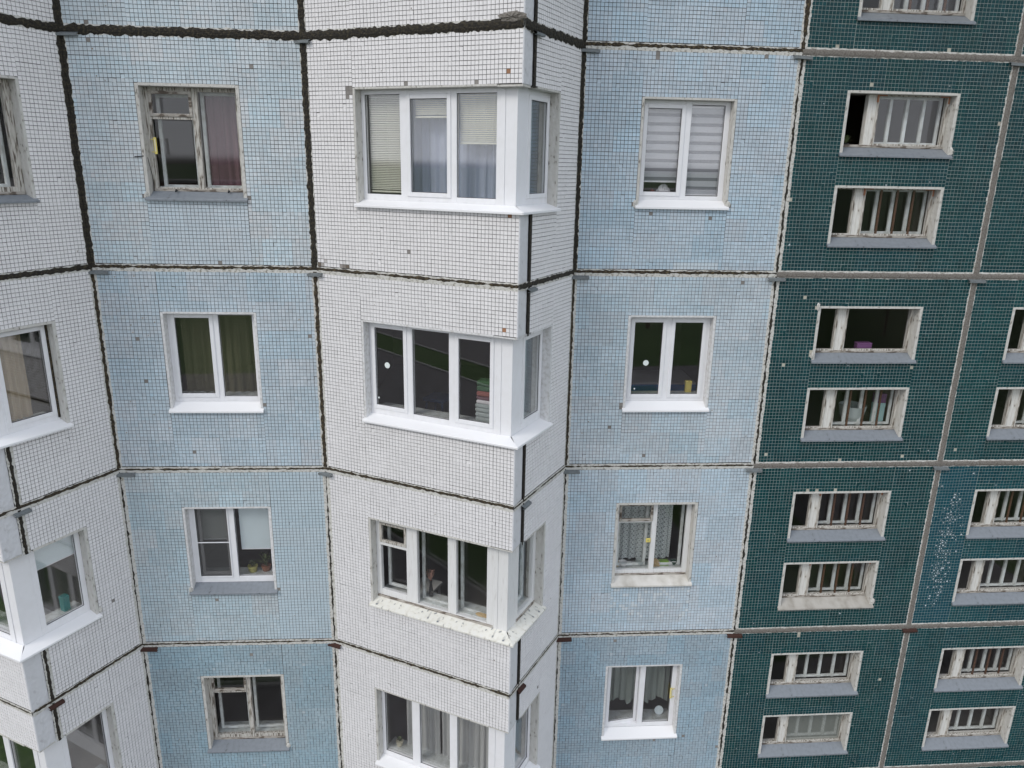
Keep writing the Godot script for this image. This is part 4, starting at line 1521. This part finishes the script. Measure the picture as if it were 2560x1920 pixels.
func bowl(xf: Transform3D, r: float, h: float, m: Material, called: String, label: String, category: String, handle := false) -> void:
	var t := thing(called, label, category, xf)
	var b := MB.new()
	b.lathe(Vector3.ZERO, [Vector2(0, 0), Vector2(r * 0.5, 0), Vector2(r * 0.85, h * 0.45), Vector2(r, h), Vector2(r * 0.95, h), Vector2(r * 0.8, h * 0.5), Vector2(0, h * 0.15)], 18)
	part(t, "body", b, m)
	if handle:
		b = MB.new()
		b.box(Vector3(r * 0.9, h * 0.75, -0.012), Vector3(r * 1.7, h * 0.95, 0.012), 0.004)
		part(t, "handle", b, m)


func heap(xf: Transform3D, size: Vector3, m: Material, called: String, label: String, category: String, seed_: float) -> void:
	var t := thing(called, label, category, xf)
	var b := MB.new()
	var nu := 18
	var nv := 7
	var p := func(i: int, j: int) -> Vector3:
		var a := TAU * i / nu
		var e := PI * 0.5 * j / nv
		var rr := 1.0 + 0.35 * nz.get_noise_2d(cos(a) * 1.5 + seed_, sin(a) * 1.5 + e * 2.0)
		return Vector3(cos(a) * cos(e) * size.x * 0.5, sin(e) * size.y, sin(a) * cos(e) * size.z * 0.5) * rr
	for i in nu:
		for j in nv:
			var c: Vector3 = p.call(i, j)
			b.quad(c, p.call((i + 1) % nu, j), p.call((i + 1) % nu, j + 1), p.call(i, j + 1), c + Vector3(0, 0.02, 0))
	part(t, "body", b, m)


func crate(xf: Transform3D, sz: Vector3, m: Material, called: String, label: String, category: String) -> Node3D:
	var t := thing(called, label, category, xf)
	var b := MB.new()
	b.box(Vector3(-sz.x / 2, 0, -sz.z / 2), Vector3(sz.x / 2, sz.y, sz.z / 2), 0.004)
	part(t, "body", b, m)
	b = MB.new()
	b.box(Vector3(-sz.x / 2 - 0.003, sz.y * 0.82, -sz.z / 2 - 0.003), Vector3(sz.x / 2 + 0.003, sz.y + 0.003, sz.z / 2 + 0.003), 0.004)
	part(t, "lid", b, m)
	return t


func sticker(n: String, k: int, s: float, t: float, r: float, depth: float, label: String) -> void:
	var o := thing("glass_sticker", label, "sticker", fx(n, k) * Transform3D(Basis(Vector3(1, 0, 0), PI / 2), Vector3(s, t, -depth)))
	var b := MB.new()
	b.lathe(Vector3.ZERO, [Vector2(0, -0.0006), Vector2(r, -0.0006), Vector2(r, 0.0006), Vector2(0, 0.0006)], 28)
	part(o, "disc", b, M["sticker"])


func thermometer(n: String, k: int, s: float, t: float, side: float, label: String) -> void:
	var o := thing("thermometer", label, "thermometer", fx(n, k) * Transform3D(Basis(), Vector3(s, t, -0.098)), "yellow outdoor thermometers")
	var b := MB.new()
	b.box(Vector3(-0.017, 0, -0.006), Vector3(0.017, 0.20, 0.006), 0.005)
	part(o, "scale_plate", b, M["yellow"])
	b = MB.new()
	b.rod([Vector3(0, 0.03, 0.008), Vector3(0, 0.18, 0.008)], 0.004, 6)
	part(o, "tube", b, M["pvc"])
	for y in [0.025, 0.175]:
		b = MB.new()
		b.rod([Vector3(0, y, 0), Vector3(side * 0.05, y, 0), Vector3(side * 0.055, y, -0.024)], 0.005, 6)
		part(o, "bracket", b, M["yellow"])


func lace_texture() -> ImageTexture:
	var im := Image.create(256, 256, false, Image.FORMAT_RGBA8)
	for y in 256:
		for x in 256:
			var a := 0.42
			var u := fposmod(x / 64.0, 1.0) - 0.5
			var w := fposmod(y / 64.0 + (0.5 if int(x / 64.0) % 2 == 1 else 0.0), 1.0) - 0.5
			var d := sqrt(u * u + w * w)
			if absf(d - 0.38) < 0.07 or absf(d - 0.18) < 0.05:
				a = 0.95
			if absf(u) > 0.45:
				a = 0.8
			im.set_pixel(x, y, Color(0.80, 0.83, 0.82, a))
	return ImageTexture.create_from_image(im)


func build_interiors() -> void:
	mat("blind", lin(0.62, 0.62, 0.52), 0.5)
	mat("sticker", lin(0.74, 0.80, 0.78), 0.6)
	mat("yellow", lin(0.72, 0.60, 0.16), 0.5)
	mat("house_leaf", lin(0.10, 0.13, 0.05), 0.7)
	mat("pot_yellow", lin(0.48, 0.45, 0.16), 0.5)
	mat("pot_clay", lin(0.26, 0.11, 0.06), 0.8)
	mat("pot_cream", lin(0.62, 0.58, 0.45), 0.5)
	mat("enamel", lin(0.70, 0.70, 0.68), 0.3)
	mat("bread", lin(0.42, 0.31, 0.17), 0.9)
	mat("green_box", lin(0.20, 0.34, 0.06), 0.7)
	mat("dark_green", lin(0.02, 0.05, 0.035), 0.4)
	mat("teal_plastic", lin(0.05, 0.22, 0.22), 0.4)
	mat("purple_card", lin(0.16, 0.06, 0.17), 0.7)
	mat("pale_teal_card", lin(0.35, 0.55, 0.54), 0.7)
	mat("blue_paint", lin(0.05, 0.20, 0.50), 0.5)
	mat("navy_paint", lin(0.025, 0.06, 0.14), 0.5)
	mat("red_cloth", lin(0.26, 0.09, 0.075), 0.9)
	mat("green_cloth", lin(0.045, 0.105, 0.05), 0.9)
	mat("grey_cloth", lin(0.34, 0.38, 0.37), 0.95)
	mat("stripe_cloth", lin(0.62, 0.60, 0.61), 0.95)
	mat("plastic_bag", lin(0.70, 0.70, 0.72), 0.5)
	mat("flower_pink", lin(0.45, 0.26, 0.20), 0.8)
	mat("dark_vase", lin(0.02, 0.02, 0.022), 0.3)
	mat("grey_wood", lin(0.24, 0.24, 0.23), 0.7)
	fabric("blue_curtain", lin(0.36, 0.40, 0.50))
	fabric("plum_curtain", lin(0.16, 0.085, 0.10))
	fabric("beige_curtain", lin(0.44, 0.36, 0.25))
	fabric("white_sheer", lin(0.74, 0.75, 0.73), 0.62)
	fabric("green_sheer", lin(0.48, 0.55, 0.50), 0.55)
	fabric("olive_sheer", lin(0.26, 0.24, 0.15), 0.50)
	fabric("pale_drape", lin(0.50, 0.58, 0.56))
	fabric("roller_pale", lin(0.62, 0.70, 0.72))
	fabric("roller_grey", lin(0.50, 0.53, 0.50))
	fabric("zebra", lin(0.43, 0.44, 0.47))
	fabric("sheer_band", lin(0.24, 0.25, 0.28), 0.65)
	fabric("insect_net", lin(0.10, 0.10, 0.10), 0.30)
	var lace := mat("lace", Color.WHITE, 0.9, lace_texture())
	lace.uv1_triplanar = false
	lace.uv1_scale = Vector3(3.2, 3.2, 1)
	lace.transparency = BaseMaterial3D.TRANSPARENCY_ALPHA
	lace.cull_mode = BaseMaterial3D.CULL_DISABLED

	# --- bay, topmost full storey: venetian blinds and blue-grey curtains
	venetian("M", 0, 0.77, 1.29, -0.65, -1.80, 0.22, "cream venetian blind let down fully in the left pane of the bay")
	venetian("M", 0, 1.42, 1.93, -0.70, -0.93, 0.22, "cream venetian blind pulled almost up in the middle bay pane")
	venetian("M", 0, 2.02, 2.56, -0.65, -1.22, 0.22, "cream venetian blind half let down in the right bay pane")
	curtain("M", 0, 1.10, 2.62, -2.55, 0.42, M["blue_curtain"], 11.0, 0.024, "blue-grey curtain hanging behind the bay's venetian blinds", 0.0, "", 2.0)
	curtain("R", 0, 0.36, 1.05, -2.55, 0.40, M["pale_drape"], 5.0, 0.02, "pale green curtain behind the narrow side pane beside the venetian blinds", 0.0, "", 3.0)
	# --- bay, second storey
	curtain("R", 1, 0.42, 1.05, -2.5, 0.40, M["pale_drape"], 5.0, 0.02, "pale green curtain in the side pane next to the dark bay panes", 0.0, "", 5.0)
	sticker("M", 1, 0.985, -1.20, 0.040, 0.128, "round pale sticker in the left bay pane")
	sticker("M", 1, 0.84, -1.665, 0.012, 0.128, "tiny white dot in the lower corner of the left bay pane")
	var hy := 0.0
	for q in [[0.36, 0.24, "grey_cloth", "grey patterned folded blanket at the bottom of the pile in the right bay pane"], [0.34, 0.05, "stripe_cloth", "pale striped blanket second from the bottom of the pile"],
			[0.33, 0.05, "plum_curtain", "dark folded cloth under the red one in the pile"], [0.32, 0.07, "red_cloth", "red folded cloth near the top of the blanket pile"], [0.31, 0.14, "green_cloth", "green folded blanket on top of the pile"]]:
		var fb := thing("folded_blanket", q[3], "blanket", on_board("M", 1, 2.36 + rng.randf_range(-0.012, 0.012), 0.39).translated(Vector3(0, hy, 0)) * Transform3D(Basis(Vector3.UP, rng.randf_range(-0.05, 0.05)), Vector3.ZERO), "blankets piled in the bay window")
		var folds := int(maxf(1.0, q[1] / 0.05))
		for f in folds:
			var bb := MB.new()
			var e := rng.randf_range(-0.008, 0.008)
			bb.box(Vector3(-q[0] / 2 + e, f * q[1] / folds, -0.10), Vector3(q[0] / 2 + e, (f + 1) * q[1] / folds - 0.001, 0.07 + e), 0.018)
			part(fb, "fold", bb, M[q[2]])
		hy += q[1]
	stool(fx("M", 1) * Transform3D(Basis(), Vector3(0.98, -2.74, -1.5)), M["navy_paint"], 0.74, "dark blue stool standing behind the middle bay pane")
	# --- bay, third storey
	stool(fx("M", 2) * Transform3D(Basis(), Vector3(1.05, -2.74, -0.95)), M["enamel"], 0.66, "white kitchen stool behind the old bay window")
	vase(on_board("M", 2, 1.47, 0.36))
	heap(on_board("M", 2, 2.36, 0.25), Vector3(0.22, 0.03, 0.08), M["bread"], "rag", "crumpled brown rag on the old bay window's board", "rag", 2.0)
	var pl := thing("wooden_lath", "pale wooden lath leaning in the old bay window", "lath", on_board("M", 2, 2.43, 0.36))
	var pb := MB.new()
	pb.bar(Vector3(0, 0, 0), Vector3(-0.05, 0.34, 0.0), 0.022, 0.018)
	part(pl, "lath", pb, M["inner_paint"])
	curtain("R", 2, 0.50, 1.05, -2.4, 0.42, M["pale_drape"], 4.0, 0.02, "pale curtain in the old bay window's side pane", 0.0, "", 6.0)
	heap(on_board("R", 2, 0.50, 0.33), Vector3(0.12, 0.10, 0.10), M["red_cloth"], "cloth_bundle", "small red and white bundle in the old bay's side pane", "bundle", 9.0)
	# --- bay, fourth storey
	curtain("M", 3, 0.98, 1.55, -2.0, 0.42, M["white_sheer"], 6.0, 0.03, "white sheer curtain gathered beside the small cream flower pot", 0.0, "", 8.0, 0.06)
	curtain("M", 3, 1.60, 2.60, -2.0, 0.43, M["white_sheer"], 9.0, 0.03, "white sheer curtain across the lower bay's middle and right panes", 0.0, "", 9.0)
	pot(on_board("M", 3, 0.89, 0.33), 0.06, 0.085, M["pot_cream"], 26, 0.06, 0.07, "small plant in a cream pot on the lowest bay's board", 5)
	curtain("R", 3, 0.40, 1.0, -2.2, 0.42, M["blue_curtain"], 4.0, 0.02, "blue curtain in the lowest bay's side pane", 0.0, "", 4.0)
	# --- left blue column
	curtain("A", 0, 1.46, 2.05, -2.5, 0.42, M["plum_curtain"], 5.0, 0.02, "plum curtain behind the old window's right pane", 0.0, "", 11.0)
	thermometer("A", 0, 0.925, -1.40, -1.0, "yellow thermometer screwed to the old window's left side")
	curtain("A", 1, 0.88, 1.98, -2.2, 0.42, M["olive_sheer"], 9.0, 0.03, "olive net curtain behind the white window of the left blue column", 0.0, "", 12.0)
	roller("A", 2, 0.94, 1.37, -0.66, -1.21, 0.24, M["roller_grey"], "grey roller blind behind the insect screen")
	roller("A", 2, 1.50, 1.955, -0.645, -1.36, 0.21, M["roller_pale"], "pale blue roller blind beside the insect screen")
	net_frame()
	pot(on_board("A", 2, 1.60, 0.33), 0.075, 0.10, M["pot_yellow"], 26, 0.10, 0.10, "plant in a yellow pot below the pale roller blind", 1)
	pot(on_board("A", 2, 1.79, 0.36), 0.075, 0.09, M["pot_clay"], 40, 0.17, 0.26, "spreading plant in a clay pot below the pale roller blind", 2)
	heap(on_board("A", 2, 1.93, 0.33), Vector3(0.10, 0.08, 0.08), M["plastic_bag"], "plastic_bag", "crumpled white bag beside the clay flower pot", "bag", 3.0)
	# --- right blue column
	roller("B", 0, 0.905, 1.36, -0.685, -1.625, 0.20, M["zebra"], "striped grey roller blind in the opening sash", 1)
	roller("B", 0, 1.475, 1.93, -0.685, -1.785, 0.20, M["zebra"], "striped grey roller blind let down fully in the fixed pane", 1)
	heap(on_board("B", 0, 1.22, 0.30), Vector3(0.20, 0.14, 0.10), M["plastic_bag"], "plastic_bag", "white carrier bag under the striped blind", "bag", 5.0)
	heap(on_board("B", 0, 1.07, 0.30), Vector3(0.08, 0.07, 0.08), M["red_cloth"], "rag", "red rag under the striped blind", "rag", 6.0)
	sticker("B", 1, 1.105, -1.285, 0.040, 0.128, "round pale sticker in the right blue column's window")
	sticker("B", 1, 0.965, -1.665, 0.012, 0.128, "tiny white dot in the right blue column's window")
	var tb := thing("dining_table", "blue trimmed table with a pale cloth top inside the stickered window", "table", fx("B", 1) * Transform3D(Basis(), Vector3(1.50, -2.74, -1.75)))
	pb = MB.new()
	pb.box(Vector3(-0.80, 0.75, -0.50), Vector3(0.80, 0.775, 0.30), 0.004)
	part(tb, "top", pb, M["stripe_cloth"])
	pb = MB.new()
	pb.box(Vector3(-0.80, 0.64, 0.28), Vector3(0.80, 0.749, 0.30), 0.004)
	part(tb, "apron", pb, M["blue_paint"])
	for x in [-0.72, 0.72]:
		for z in [-0.44, 0.24]:
			pb = MB.new()
			pb.box(Vector3(x - 0.025, 0, z - 0.025), Vector3(x + 0.025, 0.749, z + 0.025), 0.004)
			part(tb, "leg", pb, M["blue_paint"])
	crate(on_board("B", 1, 1.83, 0.40), Vector3(0.09, 0.17, 0.06), M["yellow"], "yellow_carton", "yellow carton at the right edge of the stickered window", "carton")
	curtain("B", 2, 0.86, 1.78, -1.74, 0.44, M["lace"], 7.0, 0.025, "white lace curtain in the old window with the cream sill", 0.0, "", 14.0)
	bowl(on_board("B", 2, 1.02, 0.32), 0.075, 0.065, M["enamel"], "enamel_bowl", "white enamel bowl with a handle on the cream-silled window's board", "bowl", true)
	bowl(on_board("B", 2, 1.29, 0.33), 0.07, 0.08, M["grey_cloth"], "glass_bowl", "grey bowl next to the old window's middle stile", "bowl")
	heap(on_board("B", 2, 0.92, 0.33), Vector3(0.09, 0.10, 0.08), M["bread"], "paper_bag", "brown paper bag in the left corner beside the enamel bowl", "bag", 12.0)
	heap(on_board("B", 2, 1.53, 0.32), Vector3(0.17, 0.10, 0.11), M["bread"], "bread_loaf", "round bread loaf beside the green box", "bread", 13.0)
	crate(on_board("B", 2, 1.67, 0.34), Vector3(0.14, 0.06, 0.10), M["green_box"], "green_box", "flat bright green box on the old window's board", "box")
	bowl(on_board("B", 2, 1.82, 0.32), 0.055, 0.07, M["dark_green"], "dark_mug", "dark green mug right of the green box", "mug")
	var sq := thing("clip_thermometer", "small square yellow thermometer clipped to the old window's stile", "thermometer", fx("B", 2) * Transform3D(Basis(), Vector3(1.335, -1.26, -0.123)))
	pb = MB.new()
	pb.box(Vector3(-0.036, -0.034, -0.006), Vector3(0.036, 0.034, 0.006), 0.008)
	part(sq, "case", pb, M["yellow"])
	pb = MB.new()
	pb.lathe(Vector3.ZERO, [Vector2(0, 0), Vector2(0.016, 0), Vector2(0.016, 0.003), Vector2(0, 0.003)], 16)
	var dial := part(sq, "dial", pb, M["pot_yellow"])
	dial.transform = Transform3D(Basis(Vector3(1, 0, 0), PI / 2), Vector3(0, 0, 0.0065))
	curtain("B", 3, 0.86, 1.96, -1.66, 0.42, M["green_sheer"], 8.0, 0.028, "pale green net curtain with a scalloped hem behind the ajar sash", 0.13, "", 15.0)
	thermometer("B", 3, 1.898, -1.30, 1.0, "yellow thermometer on the right side of the window with the ajar sash")
	var pd := thing("round_dish", "round dish leaning in the corner of the window with the ajar sash", "dish", on_board("B", 3, 1.80, 0.34).translated(Vector3(0, 0.075, 0)))
	pb = MB.new()
	pb.lathe(Vector3.ZERO, [Vector2(0, 0.0), Vector2(0.066, 0.002), Vector2(0.075, 0.010), Vector2(0.070, 0.012), Vector2(0.060, 0.006), Vector2(0, 0.005)], 24)
	var dish := part(pd, "dish", pb, M["roller_pale"])
	dish.transform = Transform3D(Basis(Vector3(1, 0, 0), 1.25), Vector3.ZERO)
	# --- left bay
	curtain("L", 1, 0.36, 0.88, -2.4, 0.42, M["beige_curtain"], 6.0, 0.03, "beige curtain in the left bay's side pane", 0.0, "", 16.0)
	roller("L", 2, 0.42, 0.99, -0.66, -1.02, 0.21, M["roller_pale"], "pale roller blind drawn a third down in the left bay")
	crate(on_board("L", 2, 0.84, 0.34), Vector3(0.09, 0.22, 0.09), M["teal_plastic"], "teal_canister", "teal plastic canister standing in the left bay's side pane", "canister")
	curtain("K", 3, 1.9, 2.6, -2.3, 0.5, M["plum_curtain"], 5.0, 0.03, "dark red curtain in the left bay's lowest front pane", 0.0, "", 17.0)
	pot(fx("C", 0) * Transform3D(Basis(), Vector3(0.83, -1.135, -0.215)), 0.05, 0.06, M["dark_vase"], 40, 0.12, 0.14, "dark houseplant in the open leaf of the stair window", 8)
	# --- stair landing things
	crate(fx("C", 1) * Transform3D(Basis(), Vector3(1.58, -1.13, -0.34)), Vector3(0.22, 0.10, 0.10), M["purple_card"], "purple_carton", "purple carton behind the barless stair window", "carton")
	crate(fx("C", 1) * Transform3D(Basis(), Vector3(1.98, -2.30, -0.36)), Vector3(0.17, 0.34, 0.08), M["pale_teal_card"], "pale_carton", "pale teal carton behind the barred stair window", "carton")
	crate(fx("C", 1) * Transform3D(Basis(), Vector3(1.98, -1.955, -0.36)), Vector3(0.17, 0.14, 0.08), M["purple_card"], "purple_carton", "purple carton stacked on the pale teal carton", "carton")
	bowl(fx("C", 1) * Transform3D(Basis(), Vector3(1.60, -2.30, -0.40)), 0.20, 0.30, M["grey_cloth"], "enamel_basin", "pale grey basin behind the barred stair window", "basin")


func stool(xf: Transform3D, m: Material, h: float, label: String) -> void:
	var t := thing("stool", label, "stool", xf)
	var b := MB.new()
	b.box(Vector3(-0.18, h - 0.05, -0.18), Vector3(0.18, h, 0.18), 0.008)
	part(t, "seat", b, m)
	for x in [-1.0, 1.0]:
		for z in [-1.0, 1.0]:
			b = MB.new()
			b.bar(Vector3(x * 0.18, 0, z * 0.18), Vector3(x * 0.13, h - 0.05, z * 0.13), 0.03, 0.03)
			part(t, "leg", b, m)


func vase(xf: Transform3D) -> void:
	var t := thing("flower_vase", "dark slim vase with dried pink flowers in the old bay window", "vase", xf)
	var b := MB.new()
	b.lathe(Vector3.ZERO, [Vector2(0, 0), Vector2(0.03, 0), Vector2(0.035, 0.08), Vector2(0.018, 0.2), Vector2(0.024, 0.26), Vector2(0.0, 0.25)], 14)
	part(t, "vase", b, M["dark_vase"])
	b = MB.new()
	var g := RandomNumberGenerator.new()
	g.seed = 4
	for i in 34:
		var c := Vector3(g.randfn(0, 0.03), 0.38 + g.randfn(0, 0.045), g.randfn(0, 0.03))
		b.rod([Vector3(0, 0.25, 0), c], 0.0018, 3)
		b.lathe(c - Vector3(0, 0.009, 0), [Vector2(0, 0), Vector2(0.007, 0.009), Vector2(0, 0.018)], 6)
	part(t, "flowers", b, M["flower_pink"])


func net_frame() -> void:
	# insect screen clipped on the left half of the window
	var w := thing("insect_screen", "grey framed insect screen on the left half of a white window", "screen", fx("A", 2) * Transform3D(Basis(), Vector3(1.135, -1.76, -0.118)))
	var off := Vector3(1.135, -1.76, -0.118)
	var b := MB.new()
	ring(b, Vector3(0.895, -1.76, 0), Vector3(1.375, -0.64, 0), 0.018, -0.118, -0.106)
	part(w, "screen_frame", b.shift(off), M["pvc"])
	b = MB.new()
	b.box(Vector3(0.912, -1.20, -0.117), Vector3(1.358, -1.185, -0.107), 0.002)
	part(w, "cross_bar", b.shift(off), M["pvc"])
	b = MB.new()
	b.box(Vector3(0.912, -1.745, -0.1135), Vector3(1.358, -0.655, -0.1125), 0.0)
	part(w, "net", b.shift(off), M["insect_net"])
	b = MB.new()
	ring(b, Vector3(0.93, -1.735, 0), Vector3(1.36, -0.655, 0), 0.045, -0.175, -0.15)
	part(w, "inner_edge", b.shift(off), M["pvc_grey"])
